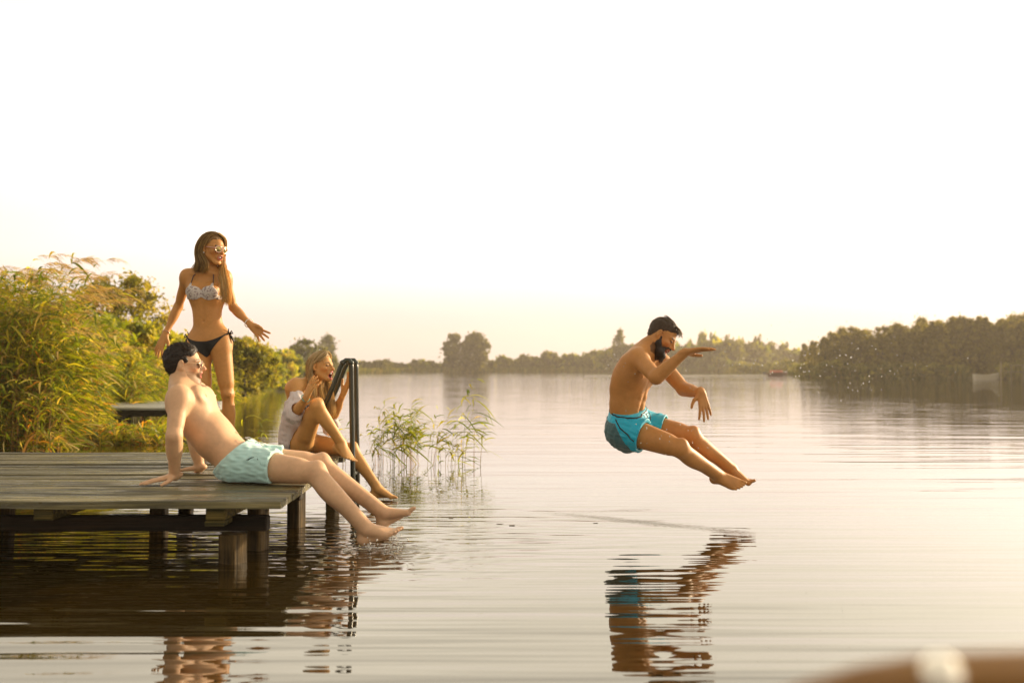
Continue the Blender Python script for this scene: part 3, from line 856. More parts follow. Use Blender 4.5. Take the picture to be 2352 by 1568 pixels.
def stems(Bt, base, H, lean, nleaf, cols, w, leafL=.40, leafW=.022, plume=0., thick=.0045, dry=.12, first=.12):
    """base (n,3)"""
    n = len(base); K = 7; t = np.linspace(0, 1, K)
    lv = np.stack([rng.normal(lean[0], .08, n), rng.normal(lean[1], .08, n), np.zeros(n)], 1)
    def pos(tt):   # (n,) -> (n,3)
        return base + np.stack([lv[:, 0] * H * tt ** 2, lv[:, 1] * H * tt ** 2, H * tt], 1)
    P = np.stack([pos(x) for x in t], 1)
    side = np.tile(np.array((1., .2, 0)), (n, 1))
    th = thick * (1.1 - t)[None, :, None]
    ph = [0, 2.1, 4.2]
    ring = np.stack([P + th * np.array((math.cos(a), math.sin(a), 0)) for a in ph], 2)
    bb = (np.arange(n) * K * 3)[:, None, None]; ii = (np.arange(K - 1) * 3)[None, :, None]; kk = np.arange(3)[None, None]; k2 = (kk + 1) % 3
    Fq = np.stack([bb + ii + kk, bb + ii + k2, bb + ii + 3 + k2, bb + ii + 3 + kk], -1).reshape(-1, 4)
    C = np.repeat(pick([(.22, .17, .05), (.30, .17, .05), (.14, .14, .03)], n), K * 3, 0)
    Bt.add(ring.reshape(-1, 3), Fq, C)
    m = n * nleaf
    si = np.repeat(np.arange(n), nleaf); tt = np.tile(np.linspace(first, .98, nleaf), n) + rng.uniform(-.03, .03, m); tt = np.clip(tt, .05, 1)
    Bs = base[si] + np.stack([lv[si, 0] * H[si] * tt ** 2, lv[si, 1] * H[si] * tt ** 2, H[si] * tt], 1)
    az = rng.normal(0, 1.1, m) + np.where(rng.random(m) < .22, math.pi, 0); up = rng.uniform(-.2, 2.2, m)
    D = np.stack([np.cos(az), np.sin(az), up], 1)
    L_ = leafL * rng.uniform(.6, 1.25, m) * (1.05 - .35 * tt)
    c = pick(cols, m, .3, w); low = (rng.random(m) < dry * 1.6 * (1 - tt)); c[low] = pick([(.40, .26, .08), (.34, .17, .03), (.55, .42, .18)], int(low.sum()))
    V, Fq, C = leaf_strips(Bs, D, L_, np.full(m, leafW) * rng.uniform(.7, 1.3, m), rng.uniform(.25, .9, m), col=c, wind=(.22, -.02, -.05))
    Bt.add(V, Fq, C)
    if plume:
        s = rng.random(n) < plume; k = int(s.sum())
        if k:
            top = pos(np.ones(n))[s]; q = 44; si = np.repeat(np.arange(k), q); tt = rng.uniform(0, 1, k * q)
            B2 = top[si] + np.stack([tt * .26, tt * 0, tt * .10 - tt ** 2 * .12], 1)
            D = np.stack([rng.uniform(.6, 1.2, k * q), rng.normal(0, .25, k * q), rng.uniform(-.25, .5, k * q)], 1)
            V, Fq, C = leaf_strips(B2, D, rng.uniform(.06, .15, k * q), np.full(k * q, .006), rng.uniform(.2, .8, k * q), col=pick([(.42, .29, .17), (.34, .22, .12), (.50, .38, .22)], k * q))
            Bt.add(V, Fq, C)
W5 = [.30, .28, .17, .15, .10]
def top_px(px):   # upper outline of the big reed bed
    return float(np.interp(px, [-700, 0, 60, 110, 150, 180, 230, 280, 330, 380, 440, 520, 600], [570, 612, 608, 662, 702, 732, 755, 778, 808, 832, 850, 880, 900]))
def reed_bed():
    Bt = Batch(); px = []; D = []
    n = 2700
    px = rng.uniform(-260, 330, n); D = shore_D(0) * rng.beta(1.1, 2.6, n) * .62 + np.array([max(11.7, shore_D(x) - 1.6) for x in px])
    base = np.stack([ground(a, b, -.05) for a, b in zip(px, D)])
    Hh = np.array([CAM_H + (845 - top_px(a)) / F * b for a, b in zip(px, D)])
    Hh = np.maximum(Hh * rng.uniform(.60, 1.0, n), .7)
    dk = (px > 222) & (D < 19.4); Hh[dk] = rng.uniform(.08, .20, int(dk.sum()))
    hp = (np.abs(px - 168 - 2) < 16) & (D < 15.2); Hh[hp] = np.minimum(Hh[hp], CAM_H + (845 - 752) / F * D[hp] - .28)
    keep = ~((px > 222) & ((D > 15.8) & (D < 19.4) | (D < 15.8) & (rng.random(n) < .75))); base, Hh = base[keep], Hh[keep]
    stems(Bt, base, Hh, (.15, 0), 14, GREENS, W5, .34, .030, .10, first=.06)
    # tall plumed stalks standing out at the top, bent over by the breeze
    n = 46; px = rng.uniform(-60, 150, n); D = np.array([11.9 + rng.uniform(0, 1.2) for _ in px])
    base = np.stack([ground(a, b, -.05) for a, b in zip(px, D)])
    Hh = np.array([CAM_H + (845 - top_px(a) + rng.uniform(-25, 28)) / F * b for a, b in zip(px, D)])
    stems(Bt, base, Hh, (.26, 0), 9, GREENS, W5, .36, .024, 1.0, first=.3)
    # low front fringe, drier and orange
    n = 700; px = rng.uniform(-260, 385, n); D = np.array([max(11.3, min(shore_D(x), 14.5) - 1.9) for x in px]) + rng.uniform(0, 1.6, n)
    base = np.stack([ground(a, b, -.05) for a, b in zip(px, D)])
    stems(Bt, base, np.where(px > 222, rng.uniform(.10, .26, n), rng.uniform(.35, 1.0, n)), (.12, 0), 7, GREENS + [(.50, .22, .04)], [.26, .26, .14, .16, .12, .06], .34, .024, 0, dry=.22, first=.02)
    # sparse edge behind the dock
    n = 1300; px = rng.uniform(290, 600, n); D = np.array([shore_D(x) for x in px]) + rng.uniform(-.5, 3.5, n)
    base = np.stack([ground(a, b, 0) for a, b in zip(px, D)])
    Hh = np.array([np.interp(a, [290, 400, 600], [1.15, .95, .8]) for a in px]) * rng.uniform(.5, 1.1, n)
    stems(Bt, base, Hh, (.1, 0), 8, GREENS, W5, .45, .03, .02)
    o = Bt.build('reeds', REED); tag(o, 'dense sunlit reed bed with plumes along the left bank', 'reeds', kind='stuff')
reed_bed()

def reed_tuft(px, py, D, n, spread, hmin, hmax, lean, label, leafL=.30, nleaf=9, first=.3, name='reed_clump', leafW=.016):
    Bt = Batch(); c = ground(px, D, -.12)
    a = rng.uniform(0, 6.28, n); r = spread * np.sqrt(rng.random(n))
    base = c + np.stack([r * np.cos(a), r * np.sin(a) * .6, np.zeros(n)], 1)
    stems(Bt, base, rng.uniform(hmin, hmax, n) + .12, lean, nleaf, [(.20, .24, .015), (.28, .30, .02), (.13, .17, .012), (.38, .34, .05)], None, leafL, leafW, 0, .0028, .05, first)
    root = empty(name, (float(c[0]), float(c[1]), 0.))
    o = Bt.build('leaves', REED, root); tag(root, label, 'reeds')
    return root
reed_tuft(917, 1075, 9.9, 34, .24, .40, .66, (.02, 0), 'dense round clump of green reeds growing out of the water right of the ladder', .28, 10, .46, leafW=.014)
reed_tuft(872, 1060, 9.9, 7, .10, .25, .5, (-.1, 0), 'few short thin reeds just left of the dense reed clump in the water', .2, 4, .5)
reed_tuft(985, 1070, 9.8, 5, .12, .35, .62, (.2, 0), 'thin leaning reeds between the dense clump and the tall reed', .22, 5, .5)
reed_tuft(1068, 1075, 9.9, 3, .04, .70, .88, (.0, 0), 'tallest reed standing alone in the water, right of the dense clump', .34, 12, .25, leafW=.018)
reed_tuft(1040, 1072, 9.8, 9, .16, .22, .48, (.1, 0), 'low tangle of reeds at the foot of the tallest reed', .26, 6, .35)
reed_tuft(1100, 1062, 10.0, 4, .07, .40, .62, (.12, 0), 'rightmost sparse reed stems in the open water', .24, 4, .6)
reed_tuft(566, 1000, 10.2, 6, .12, .35, .55, (.1, 0), 'small green reed sprig in the water between the standing and sitting women', .26, 5, .35)
reed_tuft(786, 1000, 10.0, 4, .06, .3, .5, (-.1, 0), 'few reed leaves in the water behind the ladder rails', .22, 4, .4)

LEAF = leaf_mat('tree_leaf', .42, .6)
BARK = simple('bark', (.06, .045, .03), .9, bscale=20, bdist=.01)
def tree_parts(kind, seed, leaf, nclump, per, cols, h=1.0, w=.5, trunk=.18, crown0=.12, shape='round'):
    """unit-ish tree: returns (trunk mesh, crown mesh); real size given directly in metres"""
    r = np.random.default_rng(seed)
    b = MB(); tr = trunk
    top = h * .78
    pts = [np.array((0, 0, -.1)), np.array((r.normal(0, .02) * h, r.normal(0, .02) * h, top * .35)), np.array((r.normal(0, .03) * h, r.normal(0, .03) * h, top * .7)), np.array((0, 0, top))]
    b.tube(pts, [tr, tr * .75, tr * .45, tr * .12], 7)
    for k in range(9):
        z = h * r.uniform(max(crown0 - .05, .05), .7); a = r.uniform(0, 6.28); L_ = w * r.uniform(.5, .95)
        p0 = np.array((0, 0, z)); p2 = p0 + np.array((math.cos(a) * L_, math.sin(a) * L_, h * r.uniform(.08, .25)))
        b.tube([p0, (p0 + p2) / 2 + np.array((0, 0, -.02 * h)), p2], [tr * .35, tr * .22, tr * .05], 5)
    me1 = bpy.data.meshes.new('trunk'); me1.from_pydata(np.concatenate(b.v).tolist(), [], b.f); me1.update(); me1.materials.append(BARK)
    # clumps
    Z = r.uniform(0, 1, nclump)
    if shape == 'umbrella': rad = w * (.5 + .5 * np.sin(np.pi * Z * .95 + .1))
    elif shape == 'poplar': rad = w * np.sin(np.pi * (Z * .88 + .10)) ** .6
    elif shape == 'bush': rad = w * np.sqrt(np.clip(1 - Z ** 2 * .95, 0, 1))
    else: rad = w * np.sin(np.pi * (Z * .86 + .12)) ** .55
    a = r.uniform(0, 6.28, nclump); q = np.sqrt(r.uniform(.15, 1.0, nclump)) * r.uniform(.80, 1.12, nclump)
    lob = 1 + .16 * np.sin(a * 3 + seed) + .12 * np.sin(a * 5 + Z * 9 + seed)
    C = np.stack([rad * q * lob * np.cos(a), rad * q * lob * np.sin(a), h * (crown0 + (1 - crown0) * Z)], 1)
    cr = w * .13 if shape != 'poplar' else w * .26
    m = nclump * per; ci = np.repeat(np.arange(nclump), per)
    d = r.normal(0, 1, (m, 3)); d /= np.linalg.norm(d, axis=1)[:, None]
    P = C[ci] + d * cr * np.abs(r.normal(0, .95, (m, 1))) * np.array((1.1, 1.1, .95))
    n1 = r.normal(0, 1, (m, 3)); n1 /= np.linalg.norm(n1, axis=1)[:, None]; n2 = np.cross(n1, r.normal(0, 1, (m, 3))); n2 /= np.linalg.norm(n2, axis=1)[:, None] + 1e-6
    s = leaf * r.uniform(.6, 1.3, (m, 1))
    V = np.stack([P - n1 * s, P + n2 * s * .5, P + n1 * s, P - n2 * s * .5], 1).reshape(-1, 3)
    Fq = np.arange(m * 4).reshape(-1, 4)
    cc = np.array(cols)[r.integers(0, len(cols), nclump)] * r.uniform(.7, 1.3, (nclump, 1)); c = cc[ci] * r.uniform(.8, 1.2, (m, 1))
    me2 = np_mesh('crown', V, Fq, False, np.repeat(c, 4, 0)); me2.materials.append(LEAF)
    return me1, me2
def place_tree(parts, px, D, label, group=None, sc=(1, 1, 1), rz=0., name='tree', cat='tree', z=.2):
    g = ground(px, D, z)
    root = empty(name, tuple(float(c) for c in g)); root.scale = sc; root.rotation_euler = (0, 0, rz)
    tag(root, label, cat, group)
    for nm, me in zip(('trunk', 'crown'), parts):
        o = bpy.data.objects.new(nm, me); COL.objects.link(o); o.parent = root
    return root
OL2 = [(.20, .19, .03), (.27, .24, .04), (.15, .15, .025), (.34, .28, .06)]
OL = [(.095, .105, .018), (.13, .13, .022), (.075, .085, .016), (.17, .155, .03)]
YG = [(.27, .28, .022), (.38, .35, .025), (.18, .21, .018), (.48, .40, .06)]
def hgt(top, D): return CAM_H + (845 - top) / F * D - .2
# left bank: near dark willow, bushes behind the reeds
T = tree_parts('willow', 1, .055, 190, 60, OL2, hgt(642, 24), 1.20, .09, .36, 'umbrella')
place_tree(T, 262, 24.0, 'dark airy tree rising behind the reed bed on the left bank', name='willow')
T2 = tree_parts('b', 21, .06, 90, 50, OL2, hgt(690, 24), .6, .08, .35)
place_tree(T2, 158, 25.5, 'smaller dark tree top just left of the airy dark tree', name='willow')
for i, (px, D, top, w, cols, lab) in enumerate([
    (225, 19.5, 742, 1.0, YG, 'yellow-green bush showing above the reeds below the dark airy tree'),
    (318, 21.5, 750, .80, YG, 'tall yellow-green bush left of the standing woman, behind the dock'),
    (385, 24.5, 768, .95, YG, 'green bush behind the standing woman’s lowered right hand'),
    (455, 27.0, 800, 1.0, OL2, 'yellow-green bush behind the legs of the standing woman'),
    (560, 30.0, 782, .95, OL2, 'round bush at the water’s edge right of the standing woman’s legs'),
    (520, 33.0, 795, .9, OL2, 'dark green bush just right of the standing woman’s hip'),
    (600, 42.0, 800, 1.1, YG, 'pale bush at the end of the left bank')]):
    T = tree_parts('bush', 60 + i, .075, 130, 55, cols, hgt(top, D), w, .06, .02, 'bush' if i != 4 else 'round')
    place_tree(T, px, D, lab, name='bush', cat='bush', rz=i)
for i, (px, D, top, w, lab) in enumerate([
    (655, 95, 808, 1.6, 'hazy tree on the left shore, leftmost of the distant ones'), (700, 110, 783, 2.3, 'hazy rounded tree on the left shore behind the sitting woman’s head'),
    (676, 120, 795, .8, 'slim pointed hazy tree between two rounded ones on the left shore'), (735, 125, 815, 2.4, 'low hazy tree left of the pointed poplar'),
    (635, 70, 815, 1.6, 'hazy yellowish bush where the left bank ends')]):
    T = tree_parts('t', 80 + i, .22, 90, 30, YG if i in (0, 4) else OL, hgt(top, D), w, .12, .05, 'poplar' if w < 1 else 'round')
    place_tree(T, px, D, lab, name='tree')
pop = tree_parts('poplar', 5, .30, 90, 26, OL, hgt(772, 200), 1.7, .2, .04, 'poplar')
place_tree(pop, 754, 200, 'tall pointed poplar on the far shore above the blonde woman’s head', name='poplar', z=.2)
pop2 = tree_parts('poplar', 6, .30, 90, 26, OL, hgt(760, 226), 1.35, .2, .04, 'poplar')
place_tree(pop2, 1423, 226, 'narrow poplar on the far shore left of the jumping man’s head', name='poplar', z=.2)
OLF = [(.11, .11, .022), (.15, .14, .03), (.09, .09, .02)]
pa = tree_parts('r', 8, .42, 100, 34, OLF, hgt(770, 218), 3.0, .3, .08, 'round')
place_tree(pa, 1042, 218, 'left, gappier tree of the pair standing tall on the far shore', name='tree')
pb = tree_parts('r', 9, .42, 200, 36, OLF, hgt(768, 219), 3.3, .3, .06, 'round')
place_tree(pb, 1090, 219, 'right, denser tree of the pair standing tall on the far shore', name='tree')
# far shore bushes: a handful of kinds, copied
kinds = [tree_parts('fb', 30 + i, .40, 70, 28, OLF if i % 2 else YG[:3] + OLF, 3.0, 2.6, .12, .0, 'bush') for i in range(5)]
prof = lambda px: float(np.interp(px, [600, 760, 850, 930, 1000, 1120, 1180, 1260, 1330, 1370, 1450, 1560, 1620, 1700, 1790, 1830],
                                  [820, 832, 832, 828, 826, 828, 822, 815, 812, 803, 798, 796, 788, 790, 800, 806]))
px = 775.
while px < 1832:
    D = shore_D(px) + rng.uniform(3, 9)
    if px > 1700: D = 225 + rng.uniform(-8, 8)
    tp = prof(px) + rng.uniform(-5, 9); h_ = hgt(tp, D); s = h_ / 3.0
    place_tree(kinds[rng.integers(5)], px, D, 'bush or low tree in the hazy belt along the far shore', 'low trees and bushes along the far shore', (s * rng.uniform(.8, 1.1), s * .9, s), rng.uniform(0, 6.28), 'bush', 'bush', .1)
    px += rng.uniform(14, 22) * max(1, s * .8)
for (px, tp, w) in ((1612, 760, 2.2), (1640, 764, 1.9), (1668, 768, 2.4), (1700, 776, 2.0), (1738, 772, 2.4), (1768, 778, 2.4), (1800, 782, 2.2), (1585, 772, 1.8), (1385, 800, 2.6), (1350, 808, 2.4)):
    T = kinds[int(px) % 5]; h_ = hgt(tp + 12 + 5 * math.sin(px), 232); s = h_ / 3.0
    place_tree(T, px, 232, 'taller hazy tree in the far belt between the jumping man and the right-hand wood', 'taller trees of the far belt', (w / 3.1, w / 3.1, s), px, 'tree', 'tree', .1)
# right-hand wood
rk = [tree_parts('rw', 50 + i, .13, 230, 42, [(.15, .135, .020), (.19, .165, .025), (.12, .11, .018), (.25, .21, .035)], 6.0, 1.25 + .2 * (i % 3), .14, .02, ('round', 'poplar', 'umbrella')[i % 3]) for i in range(6)]
rprof = lambda px: float(np.interp(px, [1825, 1840, 1880, 1950, 2000, 2060, 2130, 2200, 2260, 2330, 2400, 2600, 3200], [815, 790, 762, 752, 758, 750, 735, 727, 730, 724, 735, 720, 700]))
for row, off in ((0, 2.5), (1, 6.5)):
    px = 1848. + row * 18
    while px < 2620:
        D = shore_D(px) + off; tp = rprof(px) + 5 + rng.uniform(-10, 18); h_ = hgt(tp, D); s = h_ / 6.0
        place_tree(rk[rng.integers(6)], px, D, 'tall tree in the dense dark wood on the right shore', 'trees of the right-hand wood', (s * rng.uniform(.6, .95), s * .8, s), rng.uniform(0, 6.28), 'tree', 'tree', .15)
        px += rng.uniform(15, 27)
lk = [tree_parts('lb', 70 + i, .13, 70, 34, OL2[:3] + OL, 1.6, 1.8, .05, .0, 'bush') for i in range(3)]
px = 1700.
while px < 2600:
    D = min(shore_D(px), 175) + rng.uniform(-.5, 1.2); s = rng.uniform(.7, 1.15) * (D / 100) ** .5
    if 2215 < px < 2312: px += 12; continue
    place_tree(lk[rng.integers(3)], px, D, 'low waterside bush under the right-hand wood', 'waterside bushes below the right-hand wood', (s, s, s * .9), rng.uniform(0, 6.28), 'bush', 'bush', .0)
    px += rng.uniform(24, 36)
# low reeds edging the far shores
def far_reeds():
    Bt = Batch(); n = 9000
    px = rng.uniform(600, 2650, n); px = px[(px < 2222) | (px > 2312)]; n = len(px); D = np.array([shore_D(a) for a in px]) + rng.uniform(-.5, 2.5, n)
    B = np.stack([ground(a, b, 0) for a, b in zip(px, D)])
    Dr = np.stack([rng.normal(.15, .25, n), rng.normal(0, .25, n), np.ones(n)], 1)
    V, Fq, C = leaf_strips(B, Dr, rng.uniform(.6, 1.5, n), np.full(n, .28), rng.uniform(0, .25, n), side=np.tile(np.array((1., .1, 0)), (n, 1)), steps=3, col=pick(OL + [(.17, .14, .04)], n))
    Bt.add(V, Fq, C); o = Bt.build('far_reeds', REED); tag(o, 'low dark reed fringe at the waterline of the far shores', 'reeds', kind='stuff')
far_reeds()

# ------------------------------------------------------------------ boats on the lake
def red_boat():
    c = at(1783, 859, 118.); c[2] = .05
    root = empty('motorboat', tuple(float(x) for x in c)); tag(root, 'small pinkish-red motorboat far out, running right with a white wake', 'motorboat')
    L_, W_ = 2.6, .9; V = []; st = [(-1, .85, .0), (-.6, 1, 0), (0, 1, .02), (.5, .8, .08), (.85, .4, .18), (1.0, .03, .28)]
    for (x, w, z) in st:
        X = x * L_ / 2
        V += [(X, -W_ / 2 * w, .34 + z), (X, -W_ / 2 * w * .7, -.1 + z * .6), (X, W_ / 2 * w * .7, -.1 + z * .6), (X, W_ / 2 * w, .34 + z)]
    Fs = []
    for i in range(5):
        for k in range(4): Fs.append([i * 4 + k, (i + 1) * 4 + k, (i + 1) * 4 + (k + 1) % 4, i * 4 + (k + 1) % 4])
    Fs += [[0, 1, 2, 3], [23, 22, 21, 20]]
    b = MB(); b.add(np.array(V) + c, Fs); b.build('hull', simple('dark_hull', (.16, .08, .06), .4), root)
    b = MB(); b.box(c + v3(-.75, -.34, .345), c + v3(.75, .34, .66), .12); b.build('cover', simple('faded_red', (.65, .20, .14), .6), root)
    b = MB(); b.box(c + v3(-1.55, -.12, .0), c + v3(-1.31, .12, .5), .05); b.build('outboard_motor', simple('motor', (.1, .1, .1), .4), root)
    foam = simple('wake_foam', (.80, .74, .62), .6)
    Bt = MB(); r = np.random.default_rng(3)
    for k in range(90):
        x = -1.4 - 21 * (k / 90) ** 1.05; w = .25 + .9 * (k / 90); y = r.uniform(-w, w); s = r.uniform(.25, .6)
        Bt.box(c + v3(x - s, y - s * .4, -.03), c + v3(x + s, y + s * .4, .10 * (1.2 - k / 90) + .03), .02)
    o = Bt.build('wake', foam); tag(o, 'white foaming wake trailing left behind the red motorboat', 'wake', kind='stuff')
red_boat()
def white_boat():
    c = at(2266, 862, 84.5); c[2] = .14
    root = empty('moored_boat', tuple(float(x) for x in c)); tag(root, 'small white boat lying on the bank of the right shore below the dark wood', 'boat')
    V = []; st = [(-1, .75, .10), (-.5, 1, .04), (.1, 1, .03), (.6, .75, .08), (.9, .35, .16), (1.0, .05, .2)]
    L_, W_ = 2.1, .9
    for (x, w, z) in st:
        X = x * L_ / 2
        V += [(X, -W_ / 2 * w, .24 + z), (X, -W_ / 2 * w * .6, -.18 + z * .5), (X, W_ / 2 * w * .6, -.18 + z * .5), (X, W_ / 2 * w, .24 + z)]
    Fs = []
    for i in range(5):
        for k in range(4): Fs.append([i * 4 + k, (i + 1) * 4 + k, (i + 1) * 4 + (k + 1) % 4, i * 4 + (k + 1) % 4])
    Fs += [[0, 1, 2, 3], [23, 22, 21, 20]]
    b = MB(); b.add(np.array(V) + c, Fs); b.build('hull', simple('white_hull', (.50, .46, .36), .5), root)
    b = MB(); b.box(c + v3(-.1, -.40, .25), c + v3(.1, .40, .29), .01); b.build('thwart', simple('seat_wood', (.3, .2, .1), .6), root)
    p = at(2299, 862, 82.); p[2] = 0
    o = MB(); o.tube([p + v3(0, 0, -.5), p + v3(0, 0, 1.5)], .05, 8); o = o.build('mooring_pole', simple('pole', (.35, .28, .16), .7)); tag(o, 'thin pale mooring pole in the water beside the white boat', 'pole')
    q = at(2350, 840, 78.); q[2] = 0
    root = empty('fishing_platform', tuple(float(x) for x in q)); tag(root, 'wooden fishing platform with a rail at the right edge of the shore', 'platform')
    wm = simple('platform_wood', (.12, .10, .045), .8, bscale=8)
    b = MB(); b.box(q + v3(-1.2, -.4, .62), q + v3(2.5, .6, .70), .01); b.build('deck', wm, root)
    for x in (-1.1, -.2, .8, 1.8): 
        b = MB(); b.box(q + v3(x - .05, -.38, -.5), q + v3(x + .05, -.28, 1.25), .01); b.build('post', wm, root)
    b = MB(); b.box(q + v3(-1.25, -.445, 1.15), q + v3(2.5, -.385, 1.24), .01); b.build('rail', wm, root)
white_boat()

# ------------------------------------------------------------------ drops and foreground rim
def drops():
    m, t, p, o = mat('water_drop'); p.inputs['Base Color'].default_value = (1, .97, .9, 1); p.inputs['Roughness'].default_value = .02
    p.inputs['Transmission Weight'].default_value = .6; p.inputs['IOR'].default_value = 1.33; p.inputs['Specular IOR Level'].default_value = 1.
    r = np.random.default_rng(17)
    me = bpy.data.meshes.new('water_drop'); b = MB(); n, k = 8, 5; V = []; Fs = []
    for i in range(k + 1):
        for j in range(n):
            th = math.pi * i / k; V.append((math.sin(th) * math.cos(2 * math.pi * j / n), math.sin(th) * math.sin(2 * math.pi * j / n), math.cos(th) * 1.15))
    for i in range(k):
        for j in range(n): Fs.append([i * n + j, (i + 1) * n + j, (i + 1) * n + (j + 1) % n, i * n + (j + 1) % n])
    me.from_pydata(V, [], Fs); me.polygons.foreach_set('use_smooth', np.ones(len(Fs), bool)); me.update(); me.materials.append(m)
    P = []
    for _ in range(130):
        P.append((r.normal(1860, 150), r.normal(850, 42), r.uniform(6.2, 7.4), r.uniform(.0016, .0042)))
    for _ in range(26): P.append((r.normal(1440, 45), r.normal(850, 25), r.uniform(6.4, 7.), r.uniform(.002, .004)))
    for _ in range(34): P.append((r.normal(1560, 70), r.normal(1000, 35), r.uniform(6.1, 6.35), r.uniform(.0018, .0035)))
    for _ in range(34): P.append((r.normal(880, 32), r.normal(1250, 12), r.uniform(5.2, 5.45), r.uniform(.0018, .005)))
    for _ in range(26): P.append((r.normal(905, 5), r.uniform(1228, 1268), r.uniform(5.3, 5.36), r.uniform(.002, .0055)))
    for _ in range(8): P.append((r.normal(845, 3), r.uniform(1248, 1268), r.uniform(5.34, 5.38), r.uniform(.002, .004)))
    for (x, y, D, s) in P:
        q = at(x, y, D)
        if q[2] < .012: q[2] = .012
        o = bpy.data.objects.new('water_drop', me); COL.objects.link(o); o.location = q.tolist(); o.scale = (s, s, s * r.uniform(.9, 1.4))
        near = D < 5.6
        tag(o, 'tiny water drop falling from the seated man’s feet' if near else 'tiny bright water drop flying around the jumping man', 'water drop', 'drops under the feet' if near else 'splashed water drops in the air')
drops()

def gunwale():
    """varnished edge of a small boat that the picture is taken from"""
    m, t, p, o = mat('varnished_wood'); tc = nd(t, 'ShaderNodeTexCoord'); n = noise(t, mapping(t, tc.outputs['Object'], (3, 30, 30)), 1, 5)
    r = ramp(t, [(.3, (.25, .11, .02)), (.7, (.43, .21, .045))]); t.links.new(n, r.inputs[0]); t.links.new(r.outputs[0], p.inputs['Base Color'])
    p.inputs['Roughness'].default_value = .22; p.inputs['Coat Weight'].default_value = .6; p.inputs['Coat Roughness'].default_value = .08
    c = at(2200, 1560, .92)
    root = empty('boat_rim', (float(c[0]), float(c[1]), 0)); tag(root, 'blurred brown rim of a boat with a bright glint in the bottom right corner', 'boat')
    k_ = .66
    pts = [at(1700, 1640, .98), at(1850, 1596, .94), at(1980, 1566, .92), at(2100, 1551, .91), at(2230, 1543, .90), at(2400, 1538, .90), at(2700, 1535, .92), at(3200, 1540, 1.0), at(4000, 1600, 1.15)]
    pts = [v3(0, 0, CAM_H) + (q - v3(0, 0, CAM_H)) * k_ for q in pts]
    b = MB(); b.tube(pts, [k_ * x for x in (.006, .013, .016, .018, .019, .02, .021, .022, .02)], 16); b.build('rim', m, root, True)
    # side planking below the rim
    V = []; Fs = []; k = len(pts)
    for p0 in pts:
        for (f, z) in ((0., p0[2] - .012), (.02, p0[2] - .12), (.05, p0[2] - .32), (.12, .12), (.22, -.12)): V.append((p0[0] + .15 * f, p0[1] - f * .8 + .004, z))
        for (f, z) in ((.22, -.105), (.12, .13), (.05, p0[2] - .32), (.02, p0[2] - .12), (0., p0[2] - .012)): V.append((p0[0] + .15 * f, p0[1] - f * .8 - .012, z))
    for i in range(k - 1):
        for j in range(10): Fs.append([i * 10 + j, i * 10 + (j + 1) % 10, (i + 1) * 10 + (j + 1) % 10, (i + 1) * 10 + j])
    b = MB(); b.add(V, Fs); b.build('planking', m, root, True)
    me_, t2, p2, o2 = mat('glint_metal'); p2.inputs['Metallic'].default_value = 1; p2.inputs['Roughness'].default_value = .24; p2.inputs['Base Color'].default_value = (1, .93, .8, 1)
    g = at(2162, 1550, .895 * k_)
    b = MB(); b.tube([g + v3(0, 0, -.014)] + [g + v3(0, 0, .0125 * math.sin(a_)) for a_ in np.linspace(0, 1.5, 9)], [.0135] + [.0135 * math.cos(a_) for a_ in np.linspace(0, 1.5, 9)], 28); b.build('glint_knob', me_, root, True)  # metal knob added on the rim only to make the bright glint
gunwale()

def floating_bits():
    m = simple('dead_leaf', (.10, .07, .02), .6)
    for (px, py, s, lab) in ((1148, 1203, .022, 'small dark leaf floating on the open water, left one of the two in mid-lake'), (1176, 1206, .018, 'small dark leaf floating on the open water, right one of the two in mid-lake'),
                             (1036, 1190, .016, 'tiny dark fleck floating on the water right of the seated man’s feet'), (1368, 1201, .015, 'tiny dark fleck floating near the disturbed line of ripples')):
        D = .97 * F / (py - 845); c = at(px, py, D); c[2] = .004
        a = rng.uniform(-.5, .5); b = MB(); k = 10; V = []
        for z in (-.003, -.001):
            for i in range(k):
                t_ = 2 * math.pi * i / k; x = math.cos(t_) * s; y = math.sin(t_) * s * .35 * (1 - .3 * math.cos(t_)); V.append(c + v3(x * math.cos(a) - y * math.sin(a), x * math.sin(a) + y * math.cos(a), z + .001 * math.cos(2 * t_)))
        b.add(V, [list(range(k))[::-1], [k + i for i in range(k)]] + [[i, (i + 1) % k, k + (i + 1) % k, k + i] for i in range(k)])
        tag(b.build('floating_leaf', m), lab, 'leaf')
floating_bits()

# ------------------------------------------------------------------ warm evening haze over the lake
def haze():
    hz = MB(); hz.box((-615, -305, -1.4), (615, 655, 24), .0001)
    m = bpy.data.materials.new('haze'); m.use_nodes = True; t = m.node_tree
    for n in list(t.nodes): t.nodes.remove(n)
    out = t.nodes.new('ShaderNodeOutputMaterial'); v = t.nodes.new('ShaderNodeVolumePrincipled')
    v.inputs['Color'].default_value = (1.0, .88, .76, 1); v.inputs['Density'].default_value = HAZE_D; v.inputs['Anisotropy'].default_value = .35
    t.links.new(v.outputs[0], out.inputs['Volume'])
    o = hz.build('haze', m); tag(o, 'thin warm evening haze over the whole lake', 'haze', kind='stuff')
HAZE_D = .0009
haze()
# ------------------------------------------------------------------ people
H_BODY = 0.0048
SK = skin_mat('skin'); HAIR = hair_mat('hair')
TEETH = simple('teeth', (.75, .70, .60), .3)

